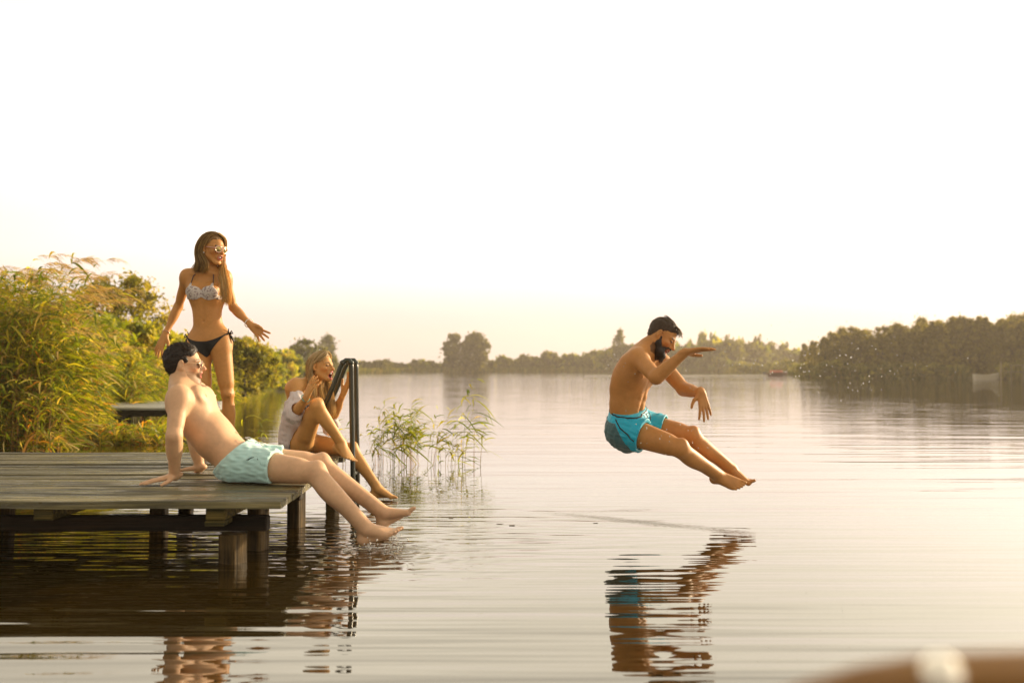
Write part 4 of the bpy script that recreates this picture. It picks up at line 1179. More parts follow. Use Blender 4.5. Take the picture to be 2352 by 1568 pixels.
def cloth_mat(name, col, rough=.75, sheen=.2, trans=0., pattern=None):
    m, t, p, o = mat(name)
    tc = nd(t, 'ShaderNodeTexCoord')
    n = noise(t, tc.outputs['Object'], 14, 4)
    c = mixrgb(t, n, tuple(x * .85 for x in col), tuple(min(1, x * 1.12) for x in col))
    if pattern:
        v = nd(t, 'ShaderNodeTexVoronoi'); v.inputs['Scale'].default_value = pattern[1]
        n3 = noise(t, tc.outputs['Object'], pattern[1] * .8, 2)
        wv = nd(t, 'ShaderNodeVectorMath', operation='MULTIPLY_ADD'); t.links.new(tc.outputs['Object'], wv.inputs[0]); wv.inputs[1].default_value = (1, 1, 1)
        t.links.new(tc.outputs['Object'], v.inputs['Vector'])
        r = ramp(t, [(.50, (0, 0, 0)), (.58, (1, 1, 1))]); t.links.new(noise(t, tc.outputs['Object'], pattern[1] * 1.3, 3), r.inputs[0])
        c = mixrgb(t, r.outputs[0], c, pattern[0])
    t.links.new(c, p.inputs['Base Color']); p.inputs['Roughness'].default_value = rough
    p.inputs['Sheen Weight'].default_value = sheen
    n2 = noise(t, tc.outputs['Object'], 420, 2); bump(t, n2, .0008, p, .6)
    if trans:
        tr = nd(t, 'ShaderNodeBsdfTranslucent'); t.links.new(c, tr.inputs[0])
        mx = nd(t, 'ShaderNodeMixShader'); mx.inputs[0].default_value = trans
        t.links.new(p.outputs[0], mx.inputs[1]); t.links.new(tr.outputs[0], mx.inputs[2]); t.links.new(mx.outputs[0], o.inputs[0])
    return m

def joints(**k): return {a: at(*b) for a, b in k.items()}

def finish(G, name, root, matl, base=None, H=None, sm=1, **kw):
    V, Fc = G.mesh()
    V = smooth_mesh(V, Fc, sm, .45)
    col = skin_cols(V, base, H, **kw) if base is not None else None
    me = np_mesh(name, V, Fc, True, col)
    return link(name, me, matl, root)

def teeth(H, root, mouth=1., w=.0175):
    b = MB()
    n = 9
    for i in range(n):
        l = (i - (n - 1) / 2) / ((n - 1) / 2) * w
        f = .0905 - .012 * (abs(l) / w) ** 2
        c = H.p(l, f, -.0565 - .001)
        hw = w / n * .98 * H.sc
        V = []
        for (a, bb, cc) in ((-1, -1, -1), (1, -1, -1), (1, 1, -1), (-1, 1, -1), (-1, -1, 1), (1, -1, 1), (1, 1, 1), (-1, 1, 1)):
            V.append(c + H.l * hw * a + H.f * .003 * bb + H.u * .0048 * cc)
        b.add(V, [[0, 3, 2, 1], [4, 5, 6, 7], [0, 1, 5, 4], [1, 2, 6, 5], [2, 3, 7, 6], [3, 0, 4, 7]])
    return b.build('teeth', TEETH, root)

def eyes(H, root, open_=.5):
    for s in (-1, 1):
        pts = []
        b = MB(); c = H.p(s * .031, .0815, .001); r = .0105 * H.sc
        V = []; Fs = []; nu, nv = 10, 6
        for i in range(nv + 1):
            th = math.pi * i / nv
            for j in range(nu):
                ph = 2 * math.pi * j / nu
                V.append(c + r * (H.f * math.cos(th) + math.sin(th) * (H.l * math.cos(ph) + H.u * math.sin(ph) * open_)))
        for i in range(nv):
            for j in range(nu):
                Fs.append([i * nu + j, (i + 1) * nu + j, (i + 1) * nu + (j + 1) % nu, i * nu + (j + 1) % nu])
        b.add(V, Fs)
        b.build('eye', EYE, root, True)
EYE = simple('eye', (.06, .045, .035), .08)

def sunglasses(H, root, mframe, mlens, rw=.025, rh=.021, fr=.0018, temple_u=.006, roundy=True):
    g = empty('sunglasses', tuple(H.c)); g.parent = root; g.location = Vector(H.c.tolist()) - root.location
    for s in (-1, 1):
        b = MB(); pts = []
        for i in range(25):
            a = 2 * math.pi * i / 24
            pts.append(H.p(s * .033 + rw * math.cos(a), .103 - .006 * (abs(s * .033 + rw * math.cos(a)) / .06) ** 2 * 2, .000 + rh * math.sin(a)))
        b.tube(pts, fr, 6, False); b.build('frame', mframe, g, True)
        l = MB(); V = [H.p(s * .033, .1045, 0)] + [p - H.f * .0005 for p in pts[:-1]]
        V2 = [v - H.f * .0015 for v in V]
        n = 24
        l.add(V + V2, [[0, 1 + k, 1 + (k + 1) % n] for k in range(n)] + [[n + 1, n + 2 + (k + 1) % n, n + 2 + k] for k in range(n)] + [[1 + k, n + 2 + k, n + 2 + (k + 1) % n, 1 + (k + 1) % n] for k in range(n)])
        l.build('lens', mlens, g)
        t = MB(); t.tube([H.p(s * (.033 + rw), .098, temple_u), H.p(s * .072, .07, temple_u + .001), H.p(s * .080, .03, temple_u + .002), H.p(s * .081, -.004, temple_u)], fr * 1.1, 6)
        t.build('temple', mframe, g, True)
    b = MB(); b.tube([H.p(-.009, .104, .004), H.p(0, .108, .007), H.p(.009, .104, .004)], fr, 6); b.build('bridge', mframe, g, True)
    return g

def short_hair(H, root, cols, top=.014, side=.006, front=.072, seed=3, curl=False, n=900, lean=(0, -1, .15), name='hair', back_low=-.055):
    lo, hi = bounds([H.c], .17)
    G = SDF(lo, hi, .0045)
    k = H.sc
    G.ell(H.p(0, -.014, .040), ((.074 + side) * k, (.094 + top * .8) * k, (.079 + top) * k), H.A, .01)
    G.ell(H.p(0, -.045, -.01), ((.058 + side) * k, (.045 + side) * k, .06 * k), H.A, .02)
    if curl:
        r = np.random.default_rng(seed)
        for i in range(30):
            l = r.uniform(-.045, .045); G.ball(H.p(l, front - .010 + r.uniform(-.018, .010), .094 - 4 * l * l + r.uniform(-.008, .010)), r.uniform(.007, .010), .006)
    # hairline: front plane, temples, nape
    G.plane(H.p(0, front + .008, .064), H.f * .80 - H.u * .60, .01)
    G.plane(H.p(0, -.02, back_low), -H.u * .9 + H.f * .45, .01)
    lo2 = H.p(0, .020, .012)
    X, Y, Z = G.grid()
    q = [(X - np.float32(H.c[0])), (Y - np.float32(H.c[1])), (Z - np.float32(H.c[2]))]
    fz = (q[0] * H.f[0] + q[1] * H.f[1] + q[2] * H.f[2]) / k; uz = (q[0] * H.u[0] + q[1] * H.u[1] + q[2] * H.u[2]) / k
    lz = np.abs(q[0] * H.l[0] + q[1] * H.l[1] + q[2] * H.l[2]) / k
    cut = np.minimum(fz - .030 + .25 * (uz - .02), .048 - uz) # forehead corner: in front of temple and below hairline
    cut2 = np.minimum(fz + .022 - .3 * uz, .010 - uz) # in front of / around ear
    G.F = np.maximum(G.F, np.maximum(cut, cut2).astype(np.float32))
    G.wrinkle([((H.l), .022), (H.u + H.l, .035)], .0028, seed)
    V, Fc = G.mesh(); V = smooth_mesh(V, Fc, 1, .4)
    r = np.random.default_rng(seed)
    C = np.repeat(np.array(cols[0])[None], len(V), 0)
    o = link(name, np_mesh(name, V, Fc, True, C), HAIR, root)
    # tufts following the scalp
    gd = []
    idx = r.integers(0, len(V), n)
    Vn = V[idx]; N = Vn - H.p(0, -.014, .03); N /= np.linalg.norm(N, axis=1)[:, None]
    d = H.l * lean[0] + H.f * lean[1] + H.u * lean[2]
    D = d[None] - N * (N @ d)[:, None]; D /= np.linalg.norm(D, axis=1)[:, None] + 1e-6
    D = D + r.normal(0, .25, D.shape)
    steps = 5; t = np.linspace(0, 1, steps)[None, :, None]
    Ln = r.uniform(.012, .028, n)[:, None, None] * (1 if top > .012 else .6)
    lift = r.uniform(.02, .28, n)[:, None, None]
    P = Vn[:, None] - N[:, None] * .002 + Ln * (D[:, None] * t + N[:, None] * lift * t * (1.2 - t))
    T = D; U = np.cross(T, N); U /= np.linalg.norm(U, axis=1)[:, None] + 1e-6
    w = (.0016 * (1 - t ** 2) + .0003)
    A = P + U[:, None] * w; B = P + N[:, None] * w * 1.2; Cc = P - U[:, None] * w
    VV = np.stack([A, B, Cc], 2).reshape(-1, 3)
    base = (np.arange(n) * steps * 3)[:, None, None]; ii = (np.arange(steps - 1) * 3)[None, :, None]; kk = np.arange(3)[None, None, :]; k2 = (kk + 1) % 3
    Fq = np.stack([base + ii + kk, base + ii + k2, base + ii + 3 + k2, base + ii + 3 + kk], -1).reshape(-1, 4)
    Ct = np.array(cols)[r.integers(0, len(cols), n)] * r.uniform(.75, 1.25, (n, 1)); Ct = np.repeat(Ct, steps * 3, 0)
    link('hair_tufts', np_mesh('hair_tufts', VV, Fq, True, Ct), HAIR, o)
    return o

MALE = dict(male=True, s=1.)
FEM = dict(male=False, s=.86)

def cam_surface(T, px, py, D, off=.003):
    """first point of T met on the way in from the open side"""
    o = at(px, py, D); d = nrm(v3(0, 0, CAM_H) - o)
    for k in range(90):
        g = o + d * (.35 - .7 * k / 90.); ix = np.clip(((g - T.lo) / T.h).round().astype(int), 0, T.n - 1)
        if T.F[tuple(ix)] < 0: return g + d * off
    return o
# ---------- 1. jumping man
def jumping_man():
    J = joints(nek=(1487, 805, 6.70), che=(1453, 866, 6.70), bel=(1441, 922, 6.73), pel=(1443, 972, 6.76),
               shR=(1466, 822, 6.56), shL=(1518, 834, 6.84), elR=(1507, 866, 6.33), elL=(1570, 893, 6.68),
               wrR=(1574, 809, 6.28), wrL=(1611, 903, 6.50), hipR=(1438, 988, 6.66), hipL=(1462, 976, 6.84),
               knR=(1562, 1030, 6.46), knL=(1589, 1001, 6.70), anR=(1650, 1092, 6.70), anL=(1681, 1078, 6.86))
    J['kfR'] = v3(.35, -.45, .82); J['kfL'] = v3(.45, -.25, .85)
    H = Head(at(1520, 773, 6.70), (.74, -.34, -.55), (.60, .0, .80), 1.0)
    m = dict(MALE, torso=[(.150, .108), (.142, .100), (.158, .112), (.135, .085)], arm=(.050, .043, .041, .029),
             leg=(.086, .056, .052, .037), abs=1, gl_b=.055)
    lo, hi = bounds(list(J[k] for k in J if k[:2] != 'kf') + [H.c, at(1640, 795, 6.3), at(1735, 1068, 6.8), at(1625, 950, 6.5), at(1715, 1110, 6.7)], .15)
    G = SDF(lo, hi, H_BODY)
    add_body(G, J, m); add_head(G, H, J['nek'] + v3(0, 0, -.01), .056, True, .75, 1.15)
    add_hand(G, J['wrR'], at(1636, 797, 6.26) - J['wrR'], (.15, -.25, -1), True, 1.0, curls=[.08, .12, .16, .2], spread=.12, thumb=.55)
    add_hand(G, J['wrL'], at(1621, 950, 6.45) - J['wrL'], (-.25, .95, -.1), False, 1.0, curls=[.18, .12, .12, .16], spread=.14, thumb=1.0)
    add_foot(G, J['anR'], at(1712, 1105, 6.62) - J['anR'], (.15, .75, -.62), True, .98, .05, .1)
    add_foot(G, J['anL'], at(1728, 1088, 6.82) - J['anL'], (-.05, .1, -1), False, .98, .75)
    root = empty('person', (float(J['pel'][0]), float(J['pel'][1]), float(J['pel'][2])))
    tag(root, 'bearded man in bright blue swim shorts caught in mid-air, leaping off over the lake', 'person')
    finish(G, 'body', root, SK, (.50, .225, .062), H, stub=(.03, .015, .008), mouth=.75)
    # trunks
    S = G.like(); pu, pf, pl = J['pu'], J['pf'], J['pl']
    S.cone(J['pel'] + pu * .10, J['pel'] - pu * .03, .150, .168, .03, flat=(pf, 1.28))
    S.ell(J['pel'] - pf * .052 - pu * .045, (.155, .095, .10), (pl, pf, pu), .04)
    for a, b, fr, r1 in ((J['hipR'], J['knR'], .40, .118), (J['hipL'], J['knL'], .56, .108)):
        S.cone(J['pel'], a, .12, .115, .05)
        S.cone(a - nrm(b - a) * .02, a + (b - a) * fr, .112, r1, .04)
    S.wrinkle([(pu + pf * .4, .035), (nrm(J['knR'] - J['hipR']), .05)], .0050, 4)
    S.plane(at(1446, 941, 6.7), pu * .9 + pf * .12 + v3(-.05, 0, 0), .006)
    keep = S.F.copy()
    for a, b, fr, r1, S2 in ((J['hipR'], J['knR'], .33, .118, 'R'), (J['hipL'], J['knL'], .50, .108, 'L')):
        T = S.like(); d = nrm(b - a); X, Y, Z = T.grid(); h = a + (b - a) * fr
        pd = ((X - h[0]) * d[0] + (Y - h[1]) * d[1] + (Z - h[2]) * d[2])
        side = np.sqrt(np.maximum(((X - h[0]) ** 2 + (Y - h[1]) ** 2 + (Z - h[2]) ** 2) - pd ** 2, 0)) - .135
        S.F = np.maximum(S.F, -np.maximum(-pd, side)).astype(np.float32)       # cut past the hem
        T.cone(h - d * .02, h + d * .1, .093, .093, .01)
        S.F = np.maximum(S.F, -T.F).astype(np.float32)
    sh = finish(S, 'swim_shorts', root, cloth_mat('blue_shorts', (.0, .42, .62), .55, .1), sm=1)
    # dark waistband cord and side piping, grey back panel
    dark = simple('dark_trim', (.012, .012, .014), .7)
    c0 = at(1446, 941, 6.7); nn = nrm(pu * .9 + pf * .12 + v3(-.05, 0, 0)); u1 = nrm(np.cross(nn, pf)); u2 = np.cross(u1, nn)
    def ring(T, c, n1, n2, samples, off=0., rr=.0055, name='waistband', a0=0, a1=2 * math.pi, mt=None):
        """tube laid on the surface of T around c"""
        pts = []
        for i in range(samples + 1):
            a = a0 + (a1 - a0) * i / samples; d = n1 * math.cos(a) + n2 * math.sin(a)
            lo_, hi_ = .02, .26
            for _ in range(26):
                mid = (lo_ + hi_) / 2; g = c + d * mid
                ix = np.clip(((g - T.lo) / T.h).round().astype(int), 0, T.n - 1)
                if T.F[tuple(ix)] < 0: lo_ = mid
                else: hi_ = mid
            pts.append(c + d * (lo_ + off))
        b = MB(); b.tube(pts, rr, 6, False); return b.build(name, mt or dark, root, True)
    ring(S, c0 - nn * .010, u1, u2, 48, -.001)
    b = MB(); q = J['pel'] + pf * .13 + pu * .075 + pl * -.01
    b.tube([q, q + pf * .02 - pl * .02 - pu * .005, q + pf * .03 - pl * .05 - pu * .02, q + pf * .03 - pl * .075 - pu * .015], .003, 5)
    b.tube([q, q + pf * .02 + pl * .015 + pu * .012, q + pf * .028 + pl * .02 - pu * .02, q + pf * .03 - pu * .04], .003, 5)
    b.build('drawstring', dark, root, True)
    # side piping: runs down the near hip to the hem
    def on_surface(T, o, d, far=.3):
        d = nrm(d); lo_, hi_ = 0., far
        for k in range(60):
            g = o + d * (far * (1 - k / 60.)); ix = np.clip(((g - T.lo) / T.h).round().astype(int), 0, T.n - 1)
            if T.F[tuple(ix)] < 0: return g + d * .004
        return o
    b = MB(); pts = []
    for (px, py) in ((1414, 963), (1418, 972), (1424, 983), (1433, 991), (1441, 997), (1447, 1006), (1456, 1014)):
        o = at(px, py, 6.75); pts.append(on_surface(S, o, nrm(v3(0, 0, CAM_H) - o)))
    b.tube(pts, .0045, 5); b.build('piping', dark, root, True)
    # back panel
    Bp = S.like(); Bp.F = (S.F - .003).astype(np.float32)
    Bp.plane(at(1419, 972, 6.6), pf * .9 + pu * .50, .004)
    Bp.plane(J['pel'] + pu * .055, pu, .004)
    finish(Bp, 'back_panel', sh, cloth_mat('grey_blue', (.05, .13, .15), .8), sm=1)
    # beard
    lo, hi = bounds([H.c], .16); Bd = SDF(lo, hi, .004)
    p = H.p
    for s in (-1, 1):
        Bd.cone(p(s * .062, .012, -.005), p(s * .056, .020, -.055), .010, .020, .015)
        Bd.cone(p(s * .056, .016, -.055), p(s * .030, .062, -.098), .021, .026, .02)
        Bd.cone(p(s * .024, .088, -.041), p(s * .002, .101, -.040), .006, .0068, .006)
        Bd.cone(p(s * .030, .078, -.050), p(s * .026, .086, -.041), .009, .006, .006)
        Bd.cone(p(s * .034, .066, -.060), p(s * .033, .068, -.085), .013, .018, .01)
        Bd.cone(p(s * .030, .050, -.098), p(s * .012, .066, -.140), .028, .018, .02)
    Bd.ell(p(0, .080, -.104), (.034, .024, .026), H.A, .02)
    Bd.ell(p(0, .090, -.066), (.026, .05, .018), H.A, .004, 's')
    Bd.wrinkle([(H.u, .018), (H.l, .015)], .0022, 8)
    V, Fc = Bd.mesh(); V = smooth_mesh(V, Fc, 1, .4)
    C = np.repeat(np.array((.028, .014, .008))[None], len(V), 0)
    bd = link('beard', np_mesh('beard', V, Fc, True, C), HAIR, root)
    gl = [[p(l, f, u), p(l * .95, f + .006, u - .02), p(l * .85, f + .006, u - .042)] for (l, f, u) in
          ((-.072, .012, -.03), (-.066, .035, -.07), (-.045, .065, -.098), (-.02, .088, -.108), (.02, .088, -.108), (.045, .065, -.098), (.066, .035, -.07), (.072, .012, -.03))]
    strands('beard_hairs', gl, 260, .0011, HAIR, bd, [(.03, .015, .008), (.06, .03, .012), (.09, .045, .015)], .005, seed=5, steps=6)
    short_hair(H, root, [(.085, .046, .018), (.11, .06, .024), (.18, .10, .035)], .011, .001, .056, 5, False, 1500, (0, -.8, .2))
    for k in range(3):
        pass
    gl = [[p(l, .045, .108), p(l * 1.1, .074, .098), p(l * 1.2, .088, .082), p(l * 1.25, .093, .070)] for l in (-.035, -.02, -.005, .01, .025, .038)]
    strands('fringe', gl, 60, .0018, HAIR, root, [(.10, .055, .02), (.18, .10, .03)], .007, seed=6, steps=7)
    gl = [[p(l, .03, .118), p(l, -.01, .128), p(l, -.045, .128), p(l, -.07, .118)] for l in (-.02, 0, .02)]
    strands('blown_lock', gl, 26, .0013, HAIR, root, [(.05, .026, .011)], .004, seed=9, steps=8)
    teeth(H, root, .75); eyes(H, root, .45)
    return J

# ---------- 2. reclining man
def reclining_man():
    J = joints(nek=(425, 884, 5.78), che=(449, 942, 5.78), bel=(487, 1005, 5.77), pel=(541, 1053, 5.77),
               shR=(412, 910, 5.59), shL=(452, 900, 5.97), elR=(400, 1000, 5.47), elL=(446, 1003, 6.12),
               wrR=(401, 1092, 5.60), wrL=(459, 1073, 6.12), hipR=(556, 1066, 5.67), hipL=(563, 1061, 5.87),
               knR=(725, 1086, 5.52), knL=(738, 1066, 5.93), anR=(841, 1213, 5.40), anL=(880, 1177, 5.90))
    J['kfR'] = v3(.7, -.05, .7); J['kfL'] = v3(.7, .05, .7)
    H = Head(at(423, 838, 5.80), (.97, .20, .03), (-.05, 0, 1), 1.0)
    m = dict(MALE, torso=[(.155, .108), (.146, .104), (.158, .112), (.140, .086)], arm=(.049, .040, .041, .030),
             leg=(.086, .057, .054, .038), belly=.068, gl_b=.03)
    lo, hi = bounds(list(J[k] for k in J if k[:2] != 'kf') + [H.c, at(332, 1115, 5.45), at(930, 1211, 5.4), at(948, 1158, 5.9)], .15)
    G = SDF(lo, hi, H_BODY)
    add_body(G, J, m); add_head(G, H, J['nek'] + v3(-.0, 0, -.01), .055, True, .5, 1.0)
    add_hand(G, J['wrR'], v3(-.82, -.50, -.17), (-.1, -.08, -1), True, 1.02, curls=[.02, .02, .03, .05], spread=.14, thumb=.85)
    add_hand(G, J['wrL'], v3(-.92, .30, -.15), (-.1, 0, -1), False, 1.02, curls=[.02, .02, .03, .05], spread=.14, thumb=.8)
    add_foot(G, J['anR'], v3(.93, -.10, .30), (.28, 0, -.96), True, 1.03, .25)
    add_foot(G, J['anL'], v3(.88, 0, .46), (.44, 0, -.90), False, 1.03, .25)
    G.plane(v3(0, 0, .3235), v3(0, 0, -1), .004) if False else None
    root = empty('person', (float(J['pel'][0]), float(J['pel'][1]), .325))
    tag(root, 'dark-haired man in pale aqua swim shorts leaning back on his hands at the jetty edge', 'person')
    finish(G, 'body', root, SK, (.64, .385, .22), H, stub=(.16, .085, .035), mouth=.5)
    S = G.like(); pu, pf, pl = J['pu'], J['pf'], J['pl']
    S.cone(J['pel'] + pu * .12, J['pel'] - pu * .02, .158, .172, .03, flat=(pf, 1.26))
    S.ell(J['pel'] - pf * .035 - pu * .05, (.16, .10, .11), (pl, pf, pu), .04)
    for a, b, fr in ((J['hipR'], J['knR'], .60), (J['hipL'], J['knL'], .60)):
        S.cone(J['pel'], a, .12, .115, .05); S.cone(a, a + (b - a) * fr, .108, .108, .04)
    # flat underneath where he sits
    S.wrinkle([(pu + pf * .3, .04), (v3(.7, 0, .5), .05), (v3(.2, .2, 1), .03)], .0062, 14)
    S.plane(v3(0, 0, .327), v3(0, 0, -1), .01)
    S.plane(at(533, 1041, 5.7), nrm(pu * .88 + pf * .05 + v3(-.05, 0, .12)), .006)
    for a, b, fr, r in ((J['hipR'], J['knR'], .47, .105), (J['hipL'], J['knL'], .50, .105)):
        T = S.like(); d = nrm(b - a + v3(0, 0, .03)); X, Y, Z = T.grid(); h = a + (b - a) * fr
        pd = ((X - h[0]) * d[0] + (Y - h[1]) * d[1] + (Z - h[2]) * d[2])
        side = np.sqrt(np.maximum(((X - h[0]) ** 2 + (Y - h[1]) ** 2 + (Z - h[2]) ** 2) - pd ** 2, 0)) - .16
        S.F = np.maximum(S.F, -np.maximum(-pd, side)).astype(np.float32)
        T.cone(h - d * .02, h + d * .1, .086, .086, .01)
        S.F = np.maximum(S.F, -T.F).astype(np.float32)
    aqua = cloth_mat('aqua_shorts', (.45, .70, .68), .8, .3)
    sh = finish(S, 'swim_shorts', root, aqua, sm=1)
    white = simple('white_cord', (.75, .72, .70), .7)
    b = MB()
    for ln in (((563, 1004), (572, 1004), (584, 1009), (596, 1018), (606, 1024)), ((563, 1005), (574, 1010), (588, 1015), (602, 1016), (615, 1022))):
        b.tube([cam_surface(S, x, y, 5.72) for x, y in ln], .003, 5)
    b.build('drawstring', white, root, True)
    b = MB(); b.tube([cam_surface(S, x, y, 5.6) for x, y in ((566, 1056), (573, 1049), (583, 1045), (592, 1048), (598, 1056), (600, 1066))], .004, 5)
    b.build('pocket_welt', aqua, sh, True)
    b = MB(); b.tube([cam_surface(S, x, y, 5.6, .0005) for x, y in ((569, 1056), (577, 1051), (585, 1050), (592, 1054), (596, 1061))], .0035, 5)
    b.build('pocket_slit_shade', simple('pocket_slit_shade', (.03, .05, .045), .9), sh, True)  # dark strip laid on the cloth as the shade inside the pocket slit
    short_hair(H, root, [(.030, .017, .009), (.04, .022, .011), (.09, .045, .018)], .013, .007, .058, 7, True, 1500, (0, -.8, .1), back_low=-.085)
    teeth(H, root, .5)
    gold = simple('gold_wire', (.85, .62, .38), .25, 1.0)
    lens = simple('brown_lens', (.10, .035, .015), .05)
    sunglasses(H, root, gold, lens)
    return J

# ---------- 3. standing woman
def standing_woman():
    J = joints(nek=(477, 621, 7.21), che=(473, 680, 7.21), bel=(476, 727, 7.21), pel=(481, 776, 7.22),
               shR=(430, 633, 7.22), shL=(514, 634, 7.20), elR=(410, 703, 7.34), elL=(536, 706, 7.27),
               wrR=(379, 769, 7.26), wrL=(579, 749, 7.10), hipR=(457, 789, 7.22), hipL=(507, 790, 7.20),
               knR=(471, 903, 7.16), knL=(523, 905, 7.18), anR=(463, 1036, 7.30), anL=(531, 1037, 7.22))
    J['kfR'] = v3(.1, -1, 0); J['kfL'] = v3(.25, -1, 0)
    H = Head(at(488, 572, 7.20), (.86, -.48, -.12), (.10, 0, 1), .95)
    m = dict(FEM, torso=[(.134, .088), (.088, .072), (.104, .082), (.088, .062)], arm=(.0315, .028, .030, .0205),
             leg=(.069, .0405, .042, .029), bust=.98, gl_b=.035)
    lo, hi = bounds(list(J[k] for k in J if k[:2] != 'kf') + [H.c, at(350, 820, 7.2), at(630, 790, 7.1)], .15)
    G = SDF(lo, hi, .0045)
    add_body(G, J, m); add_head(G, H, J['nek'] + v3(0, 0, -.01), .041, False, .5, .8)
    add_hand(G, J['wrR'], at(359, 814, 7.22) - J['wrR'], (.35, .85, -.1), True, .92, curls=[.16, .12, .14, .2], spread=.12, thumb=.5)
    add_hand(G, J['wrL'], at(618, 783, 7.04) - J['wrL'], (-.25, -.9, .2), False, .92, curls=[.10, .12, .14, .2], spread=.20, thumb=.25)
    add_foot(G, J['anR'], v3(-.1, -1, 0), (0, 0, -1), True, .88, .05)
    add_foot(G, J['anL'], v3(.35, -.95, 0), (0, 0, -1), False, .88, .05)
    root = empty('person', (float(J['pel'][0]), float(J['pel'][1]), .325))
    tag(root, 'young woman in black bikini bottoms and patterned white top standing behind the seated man', 'person')
    finish(G, 'body', root, SK, (.53, .245, .068), H, brow=(.08, .04, .02), mouth=.5)
    cf, cl, cu, pf, pl, pu = (J[k] for k in ('cf', 'cl', 'cu', 'pf', 'pl', 'pu'))
    # bikini top: cups and band from the body's own surface
    B = G.like(); B.F = G.F - .0065
    Rg = G.like(); c = J['che'] + cf * .10 + cu * .022
    for s in (-1, 1):
        Rg.ell(c + cl * s * .058 - cu * .004, (.063, .085, .050), (cl, cf, cu), .006)
        Rg.cone(c + cl * s * .075 + cu * .02, c + cl * s * .082 + cu * .075 - cf * .02, .022, .004, .01)
    Rg.cone(c - cl * .13 - cu * .035 - cf * .06, c - cu * .022, .016, .014, .006); Rg.cone(c + cl * .13 - cu * .035 - cf * .06, c - cu * .022, .016, .014, .006)
    B.F = np.maximum(B.F, Rg.F)
    top = cloth_mat('patterned_white', (.62, .56, .52), .8, .2, pattern=((.30, .22, .22), 55))
    bt = finish(B, 'bikini_top', root, top, sm=1)
    st = MB()
    for s in (-1, 1):
        a = c + cl * s * .082 + cu * .062 - cf * .022
        st.tube([a, a + cu * .06 - cf * .028 - cl * s * .008, J['nek'] + cl * s * .055 + cf * .03 - cu * .012, J['nek'] + cl * s * .045 - cf * .01 + cu * .022], .0035, 5)
    st.build('strap', simple('strap', (.10, .08, .08), .8), bt, True)
    # bikini bottoms
    B = G.like(); B.F = G.F - .006
    Rg = G.like(); q = J['pel'] - pu * .035
    def tri(sgn):
        X, Y, Z = Rg.grid()
        dx, dy, dz = X - q[0], Y - q[1], Z - q[2]
        l = dx * pl[0] + dy * pl[1] + dz * pl[2]; u = dx * pu[0] + dy * pu[1] + dz * pu[2]; f = dx * pf[0] + dy * pf[1] + dz * pf[2]
        al = np.abs(l)
        topl = u - (.018 + 1.9 * al ** 2)                    # waist line curves up to the hips
        leg = (-.100 + 1.04 * al) - u                          # leg line
        side = np.minimum(topl, 9)
        sol = np.maximum(topl, leg)
        band = np.maximum(topl, (topl * -1) - .011)          # thin side ties
        hips = np.minimum(sol, np.maximum(band, .05 - al))
        return np.maximum(hips, al - .19).astype(np.float32)
    reg = tri(1)
    B.F = np.maximum(B.F, reg)
    blk = cloth_mat('black_bikini', (.008, .007, .006), .7, .0)
    bb = finish(B, 'bikini_bottoms', root, blk, sm=1)
    for s in (-1, 1):
        k = q + pl * s * .158 + pu * .052 + pf * .01
        t = MB()
        t.tube([k, k + pl * s * .02 + pu * .022, k + pl * s * .026 + pu * .004, k], .0055, 5)
        t.tube([k, k + pl * s * .014 - pu * .02, k + pl * s * .026 - pu * .06], [.006, .008, .004], 5)
        t.tube([k, k + pl * s * .002 - pu * .03, k + pl * s * .012 - pu * .07], [.006, .008, .004], 5)
        t.tube([k, k - pl * s * .006 + pu * .02, k - pl * s * .002 + pu * .04], [.005, .006, .003], 5)
        t.build('side_tie', blk, bb, True)
    # hair
    brown = [(.36, .20, .06), (.46, .27, .08), (.27, .145, .04), (.60, .38, .12)]
    lo, hi = bounds([H.c, H.c - v3(0, 0, .1)], .17); Hs = SDF(lo, hi, .0045)
    Hs.ell(H.p(0, -.014, .038), (.079 * .95, .102 * .95, .086 * .95), H.A, .01)
    Hs.cone(H.p(-.03, -.055, .0), H.p(-.02, -.075, -.12), .062, .045, .03)
    Hs.cone(H.p(.03, -.055, .0), H.p(.03, -.05, -.12), .06, .04, .03)
    Hs.plane(H.p(0, .070, .078), H.f * .72 - H.u * .70, .01)
    X, Y, Z = Hs.grid(); fz = ((X - H.c[0]) * H.f[0] + (Y - H.c[1]) * H.f[1] + (Z - H.c[2]) * H.f[2]); uz = ((X - H.c[0]) * H.u[0] + (Y - H.c[1]) * H.u[1] + (Z - H.c[2]) * H.u[2])
    Hs.F = np.maximum(Hs.F, np.minimum(fz - .012 - .45 * (uz - .0), .068 - uz).astype(np.float32))
    Hs.wrinkle([(H.l, .02), (H.f, .03)], .0022, 2)
    V, Fc = Hs.mesh(); V = smooth_mesh(V, Fc, 1, .4)
    hr = link('hair', np_mesh('hair', V, Fc, True, np.repeat(np.array(brown[0])[None], len(V), 0)), HAIR, root)
    w = lambda x, y, D=7.2: at(x, y, D)
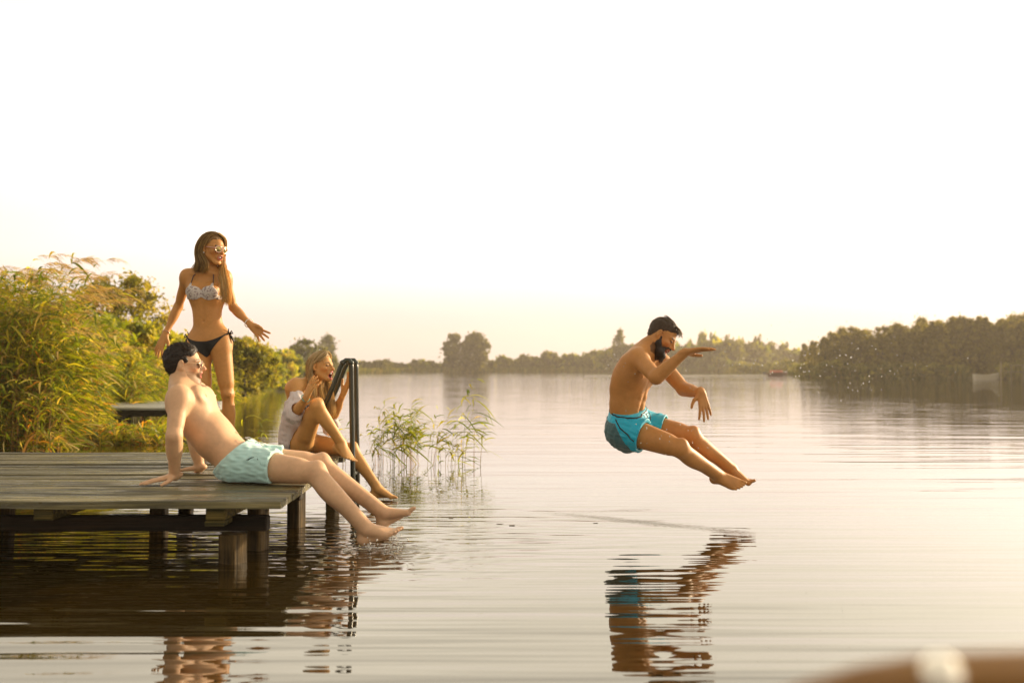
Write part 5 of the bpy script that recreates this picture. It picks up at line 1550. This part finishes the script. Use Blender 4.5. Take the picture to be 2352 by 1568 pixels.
    # near side fall, seen against the sky on the left
    g1 = [[H.p(-.01, .05, .122), H.p(-.062, .028, .098), H.p(-.086, .006, .030), H.p(-.086, -.008, -.04), w(478, 605, 7.11), w(474, 622, 7.12)],
          [H.p(-.01, .02, .130), H.p(-.060, -.005, .105), H.p(-.090, -.030, .030), H.p(-.086, -.045, -.05), w(466, 607, 7.11), w(462, 626, 7.13)],
          [H.p(-.01, -.02, .131), H.p(-.052, -.05, .105), H.p(-.085, -.07, .030), H.p(-.078, -.08, -.05), w(457, 606, 7.15), w(450, 626, 7.17)],
          [H.p(-.00, -.05, .122), H.p(-.030, -.085, .095), H.p(-.055, -.108, .025), H.p(-.058, -.105, -.05), w(452, 604, 7.2), w(443, 622, 7.23)],
          [H.p(.0, -.06, .118), H.p(.01, -.10, .085), H.p(.0, -.118, .02), H.p(-.02, -.115, -.05), w(455, 604, 7.26), w(446, 624, 7.3)],
          [H.p(.0, -.05, .122), H.p(.05, -.07, .085), H.p(.06, -.09, .02), H.p(.05, -.095, -.05), w(470, 606, 7.32), w(466, 628, 7.34)]]
    strands('hair_strands', g1, 620, .0021, HAIR, hr, brown, .006, seed=21)
    # front fall over her left shoulder
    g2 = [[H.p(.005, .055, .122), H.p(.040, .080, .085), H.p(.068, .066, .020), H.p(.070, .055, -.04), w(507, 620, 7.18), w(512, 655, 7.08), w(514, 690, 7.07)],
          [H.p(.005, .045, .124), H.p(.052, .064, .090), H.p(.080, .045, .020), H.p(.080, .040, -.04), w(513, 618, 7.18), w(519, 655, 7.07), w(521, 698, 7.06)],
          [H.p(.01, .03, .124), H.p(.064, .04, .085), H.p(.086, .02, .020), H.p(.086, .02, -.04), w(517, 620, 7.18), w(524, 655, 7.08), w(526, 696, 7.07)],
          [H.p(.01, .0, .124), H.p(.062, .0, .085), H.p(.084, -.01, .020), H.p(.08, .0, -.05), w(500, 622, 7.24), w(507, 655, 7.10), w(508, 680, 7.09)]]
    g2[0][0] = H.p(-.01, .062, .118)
    strands('front_lock', g2, 460, .0021, HAIR, root, [(.80, .48, .13), (.92, .62, .22), (.62, .35, .09), (.95, .72, .33)], .007, seed=22, steps=16)  # lighter gold than her other hair, sun rim glow put into the colour
    gp = simple('pink_gold', (.80, .50, .42), .25, .9); ln = simple('mirror_lens', (.30, .22, .08), .06, .9)
    sunglasses(H, root, gp, ln, .027, .024, .0028)
    teeth(H, root, .5)
    e = MB(); e.tube([H.p(-.084, .002, -.036), H.p(-.085, .003, -.042)], .005, 8); e.build('earring', simple('pearl', (.85, .8, .7), .15), root, True)
    def bracelet(wr, el, off, rad, m_, r=.0022):
        d = nrm(el - wr); u = nrm(np.cross(d, v3(0, 1, .1))); v = np.cross(d, u); c = wr + d * off
        b = MB(); b.tube([c + rad * (u * math.cos(a) * 1.12 + v * math.sin(a)) + d * .006 * math.sin(a) for a in np.linspace(0, 2 * math.pi, 21)], r, 6, False)
        return b.build('bracelet', m_, root, True)
    bracelet(J['wrL'], J['elL'], .045, .029, simple('white_beads', (.85, .82, .72), .3), .0032)
    bracelet(J['wrR'], J['elR'], .02, .027, gp, .0022)
    return J

# ---------- 4. sitting woman
def sitting_woman():
    J = joints(nek=(719, 884, 7.45), che=(704, 932, 7.47), bel=(694, 972, 7.50), pel=(693, 1009, 7.50),
               shR=(682, 884, 7.30), shL=(746, 890, 7.58), elR=(679, 947, 7.18), elL=(768, 951, 7.50),
               wrR=(704, 911, 7.03), wrL=(789, 903, 7.36), hipR=(695, 1017, 7.38), hipL=(703, 1018, 7.60),
               knR=(728, 930, 7.08), knL=(809, 1032, 7.44), anR=(785, 1019, 7.24), anL=(867, 1121, 7.38))
    J['kfR'] = v3(.35, -.35, .9); J['kfL'] = v3(.6, -.2, .8)
    H = Head(at(738, 842, 7.42), (.88, -.40, .06), (.10, 0, 1), .94)
    m = dict(FEM, torso=[(.138, .095), (.100, .078), (.108, .084), (.092, .064)], arm=(.033, .029, .030, .021),
             leg=(.070, .043, .044, .029), bust=1.0, gl_b=.03)
    lo, hi = bounds(list(J[k] for k in J if k[:2] != 'kf') + [H.c, at(722, 866, 7.0), at(806, 862, 7.3), at(912, 1135, 7.3), at(828, 1048, 7.2)], .15)
    G = SDF(lo, hi, .0045)
    add_body(G, J, m); add_head(G, H, J['nek'] + v3(0, 0, -.01), .043, False, 1.55, .85)
    add_hand(G, J['wrR'], at(721, 868, 6.98) - J['wrR'], (.65, .70, -.1), True, .9, curls=[.22, .28, .3, .34], spread=.1, thumb=.6)
    add_hand(G, J['wrL'], at(806, 866, 7.34) - J['wrL'], (-.75, -.55, .25), False, .9, curls=[.22, .25, .3, .34], spread=.12, thumb=.7)
    add_foot(G, J['anR'], at(826, 1046, 7.16) - J['anR'], (-.35, .1, -.85), True, .88, .0, -.2)
    add_foot(G, J['anL'], v3(.97, -.15, -.02), (0, 0, -1), False, .88, .05)
    root = empty('person', (float(J['pel'][0]), float(J['pel'][1]), .325))
    tag(root, 'laughing blonde woman in white off-shoulder shirt sitting at the jetty corner with hands raised', 'person')
    finish(G, 'body', root, SK, (.58, .30, .095), H, brow=(.12, .07, .03), mouth=1.55, lips=(.50, .13, .09))
    cf, cl, cu, pf, pl, pu = (J[k] for k in ('cf', 'cl', 'cu', 'pf', 'pl', 'pu'))
    pat = cloth_mat('grey_floral', (.30, .30, .29), .8, .2, pattern=((.05, .05, .05), 45))
    B = G.like(); B.F = G.F - .0065; Rg = G.like(); c = J['che'] + cf * .10 + cu * .022
    for s in (-1, 1): Rg.ell(c + cl * s * .058, (.060, .085, .050), (cl, cf, cu), .006)
    Rg.cone(c - cl * .13 - cu * .03 - cf * .06, c - cu * .02, .016, .014, .006); Rg.cone(c + cl * .13 - cu * .03 - cf * .06, c - cu * .02, .016, .014, .006)
    B.F = np.maximum(B.F, Rg.F); finish(B, 'bikini_top', root, pat, sm=1)
    B = G.like(); B.F = G.F - .0065; Rg = G.like()
    Rg.ell(J['pel'] - pu * .055, (.20, .16, .075), (pl, pf, pu), .01)
    Rg.cone(J['hipR'] + v3(.03, 0, -.02), J['knR'], .12, .12, .01, 's'); Rg.cone(J['hipL'] + v3(.05, 0, .0), J['knL'], .10, .10, .01, 's')
    B.F = np.maximum(B.F, Rg.F); finish(B, 'bikini_bottoms', root, pat, sm=1)
    # shirt: fallen off the shoulders; sleeve bunched at the elbow, back panel hanging to the deck
    S = G.like(); shp = nrm(J['shR'] - J['nek'])
    sa = J['shR'] + (J['elR'] - J['shR']) * .42
    S.cone(sa, J['elR'] + v3(-.01, 0, .0), .052, .070, .02)
    S.cone(J['elR'] + v3(-.015, 0, 0), J['elR'] + (J['wrR'] - J['elR']) * .10 + v3(-.02, .0, -.035), .070, .058, .02)
    bk = lambda x, y, D: at(x, y, D)
    S.cone(bk(672, 930, 7.36), bk(664, 1010, 7.42), .060, .088, .03, flat=(v3(.3, .95, 0), 1.0))
    S.cone(bk(678, 935, 7.50), bk(668, 1012, 7.55), .060, .085, .03)
    S.cone(bk(684, 940, 7.62), bk(680, 1012, 7.66), .060, .075, .03)
    S.cone(bk(742, 945, 7.62), bk(756, 985, 7.60), .055, .05, .03)
    S.cone(bk(756, 940, 7.56), bk(770, 975, 7.50), .042, .035, .03)
    S.wrinkle([(v3(.8, .5, .15), .045), (v3(.3, .2, .9), .05), (v3(.9, -.3, .4), .03)], .0075, 31)
    In = G.like(); In.F = G.F - .004
    # sleeve openings and neckline
    T = G.like(); T.cone(J['shR'], J['elR'], .036, .040, .01); T.cone(J['elR'], J['elR'] + (J['wrR'] - J['elR']) * .8, .050, .045, .01)
    S.F = np.maximum(S.F, -T.F)
    S.plane(v3(0, 0, .328), v3(0, 0, -1), .006)
    S.plane(sa + v3(0, 0, .035), nrm(v3(.25, -.1, 1)), .01) if False else None
    X, Y, Z = S.grid()
    S.F = np.maximum(S.F, -(G.F - .0035)).astype(np.float32)
    wh = cloth_mat('white_shirt', (.74, .68, .68), .8, .2, trans=.25)
    shirt = finish(S, 'shirt', root, wh, sm=1)
    T = G.like()
    c0 = J['elR'] + (J['wrR'] - J['elR']) * .12 + v3(-.018, 0, -.03)
    b = MB(); d = nrm(J['wrR'] - J['elR']); u = nrm(np.cross(d, v3(0, 1, 0))); v = np.cross(d, u); r_ = np.random.default_rng(5)
    for q in range(3):
        cc = J['elR'] + d * (.012 * q - .015) + v3(-.012, 0, -.014)
        b.tube([cc + (.058 + .006 * math.sin(3 * a + q)) * (u * math.cos(a) + v * math.sin(a)) + d * .010 * math.sin(2 * a + q * 2) for a in np.linspace(0, 2 * math.pi, 25)], .011, 6, False)
    b.build('rolled_cuff', wh, shirt, True)
    # hair
    bl = [(.62, .44, .19), (.72, .53, .25), (.48, .33, .13), (.82, .63, .33)]
    lo, hi = bounds([H.c, H.c - v3(0, 0, .08)], .16); Hs = SDF(lo, hi, .0045)
    Hs.ell(H.p(0, -.014, .038), (.083 * .94, .104 * .94, .087 * .94), H.A, .01)
    Hs.cone(H.p(.0, -.055, .0), H.p(.0, -.070, -.12), .058, .04, .03)
    Hs.plane(H.p(0, .070, .080), H.f * .74 - H.u * .68, .01)
    X, Y, Z = Hs.grid(); fz = ((X - H.c[0]) * H.f[0] + (Y - H.c[1]) * H.f[1] + (Z - H.c[2]) * H.f[2]); uz = ((X - H.c[0]) * H.u[0] + (Y - H.c[1]) * H.u[1] + (Z - H.c[2]) * H.u[2])
    cut = np.minimum(fz - .026 - .6 * (uz - .03), .070 - uz); cut2 = np.minimum(fz + .020, .026 - uz)
    Hs.F = np.maximum(Hs.F, np.maximum(cut, cut2).astype(np.float32))
    Hs.wrinkle([(H.l, .02)], .0022, 2)
    V, Fc = Hs.mesh(); V = smooth_mesh(V, Fc, 1, .4)
    hr = link('hair', np_mesh('hair', V, Fc, True, np.repeat(np.array(bl[0])[None], len(V), 0)), HAIR, root)
    w = at
    g1 = [[H.p(.005, .060, .118), H.p(-.045, .052, .092), H.p(-.078, .030, .048), H.p(-.086, -.006, .030), H.p(-.088, -.030, -.03), w(722, 880, 7.33), w(727, 915, 7.28)],
          [H.p(.005, .035, .126), H.p(-.050, .020, .100), H.p(-.082, .0, .05), H.p(-.088, -.025, .01), H.p(-.086, -.040, -.05), w(715, 882, 7.33), w(718, 905, 7.30)],
          [H.p(.0, .0, .128), H.p(-.055, -.02, .095), H.p(-.082, -.035, .045), H.p(-.086, -.048, .0), H.p(-.082, -.058, -.06), w(710, 876, 7.36), w(708, 892, 7.36)],
          [H.p(.0, -.04, .122), H.p(-.045, -.065, .085), H.p(-.066, -.085, .04), H.p(-.066, -.094, .0), H.p(-.060, -.092, -.06), w(705, 868, 7.40), w(700, 880, 7.42)],
          [H.p(.0, -.06, .112), H.p(-.01, -.095, .075), H.p(-.01, -.110, .04), H.p(-.01, -.110, .0), H.p(-.02, -.105, -.05), w(706, 866, 7.46), w(702, 878, 7.48)]]
    strands('hair_strands', g1, 620, .0021, HAIR, hr, bl, .005, seed=41)
    g2 = [[H.p(.005, .065, .116), H.p(.045, .062, .085), H.p(.072, .035, .02), H.p(.074, .03, -.05), w(752, 885, 7.50), w(757, 925, 7.40), w(758, 950, 7.40)],
          [H.p(.005, .045, .122), H.p(.055, .040, .085), H.p(.080, .015, .02), H.p(.080, .015, -.05), w(758, 885, 7.50), w(765, 925, 7.38), w(767, 956, 7.38)],
          [H.p(.01, .02, .122), H.p(.06, .01, .085), H.p(.084, -.01, .02), H.p(.080, .0, -.05), w(745, 888, 7.52), w(750, 920, 7.42), w(752, 940, 7.42)],
          [H.p(.01, -.02, .122), H.p(.06, -.03, .085), H.p(.078, -.04, .02), H.p(.070, -.02, -.05), w(735, 890, 7.42), w(739, 912, 7.35), w(742, 930, 7.33)]]
    strands('front_lock', g2, 480, .0021, HAIR, root, [(.85, .62, .26), (.92, .70, .33), (.70, .48, .18), (.55, .37, .14)], .007, seed=42, steps=16)
    g3 = [[H.p(.0, .066, .114), H.p(-.03, .078, .088), H.p(-.055, .062, .060), H.p(-.076, .030, .040)], [H.p(.0, .060, .120), H.p(-.035, .068, .098), H.p(-.064, .048, .070), H.p(-.082, .018, .045)]]
    strands('fringe', g3, 120, .0020, HAIR, hr, bl, .004, seed=43, steps=8)
    teeth(H, root, 1.5); eyes(H, root, .4)
    d = nrm(J['elR'] - J['wrR']); u = nrm(np.cross(d, v3(0, 1, 0))); v = np.cross(d, u); c = J['wrR'] + d * .02
    b = MB(); b.tube([c + .027 * (u * math.cos(a) * 1.12 + v * math.sin(a)) for a in np.linspace(0, 2 * math.pi, 19)], .003, 6, False); b.build('bracelet', simple('turquoise', (.10, .42, .36), .4), root, True)
    return J

# ---------- 5. somebody half hidden in the reeds
def hidden_person():
    c = at(168, 738, 15.0)
    H = Head(c, (.75, -.6, -.1), (0, 0, 1), 1.0)
    g = lambda dx, dz, dy=0.: c + v3(dx, dy, dz)
    J = dict(nek=g(0, -.20), che=g(0, -.38), bel=g(0, -.56), pel=g(0, -.74), shR=g(-.14, -.24, .10), shL=g(.14, -.24, -.10),
             elR=g(-.20, -.52, .1), elL=g(.2, -.52, -.12), wrR=g(-.15, -.74), wrL=g(.22, -.74, -.22), hipR=g(-.08, -.78), hipL=g(.08, -.78),
             knR=g(-.09, -1.18, -.03), knL=g(.10, -1.18, -.08), anR=g(-.09, -1.58), anL=g(.10, -1.58))
    J['kfR'] = J['kfL'] = v3(.5, -.8, 0)
    lo, hi = bounds([J[k] for k in J if k[:2] != 'kf'] + [c], .16)
    G = SDF(lo, hi, .010)
    add_body(G, J, dict(MALE, torso=[(.145, .105), (.135, .10), (.155, .11), (.135, .085)], arm=(.046, .04, .038, .028), leg=(.082, .055, .05, .036)))
    add_head(G, H, J['nek'], .055, True, .3, 1.)
    add_hand(G, J['wrR'], v3(.1, 0, -1), v3(.3, .9, 0), True, 1); add_hand(G, J['wrL'], v3(.2, -.2, -1), v3(-.3, .9, 0), False, 1)
    add_foot(G, J['anR'], v3(.5, -.8, 0), (0, 0, -1), True, 1); add_foot(G, J['anL'], v3(.5, -.8, 0), (0, 0, -1), False, 1)
    root = empty('person', (float(c[0]), float(c[1]), float(c[2] - 1.65)))
    tag(root, 'person with dark hair whose head just shows among the reeds', 'person')
    finish(G, 'body', root, SK, (.50, .26, .13), H)
    T = G.like(); T.F = G.F - .012; T.plane(J['nek'] - v3(0, 0, .03), v3(0, 0, 1)); T.plane(J['pel'], v3(0, 0, -1))
    finish(T, 'shirt', root, cloth_mat('lime_shirt', (.45, .55, .05), .8))
    T = G.like(); T.F = G.F - .014; T.plane(J['pel'] + v3(0, 0, .01), v3(0, 0, 1)); T.plane(J['knR'], v3(0, 0, -1))
    finish(T, 'shorts', root, cloth_mat('dark_shorts', (.04, .05, .08), .8))
    short_hair(H, root, [(.02, .012, .008)], .012, .008, .068, 3, False, 200)
    return J
jumping_man()
reclining_man()
standing_woman()
sitting_woman()
hidden_person()
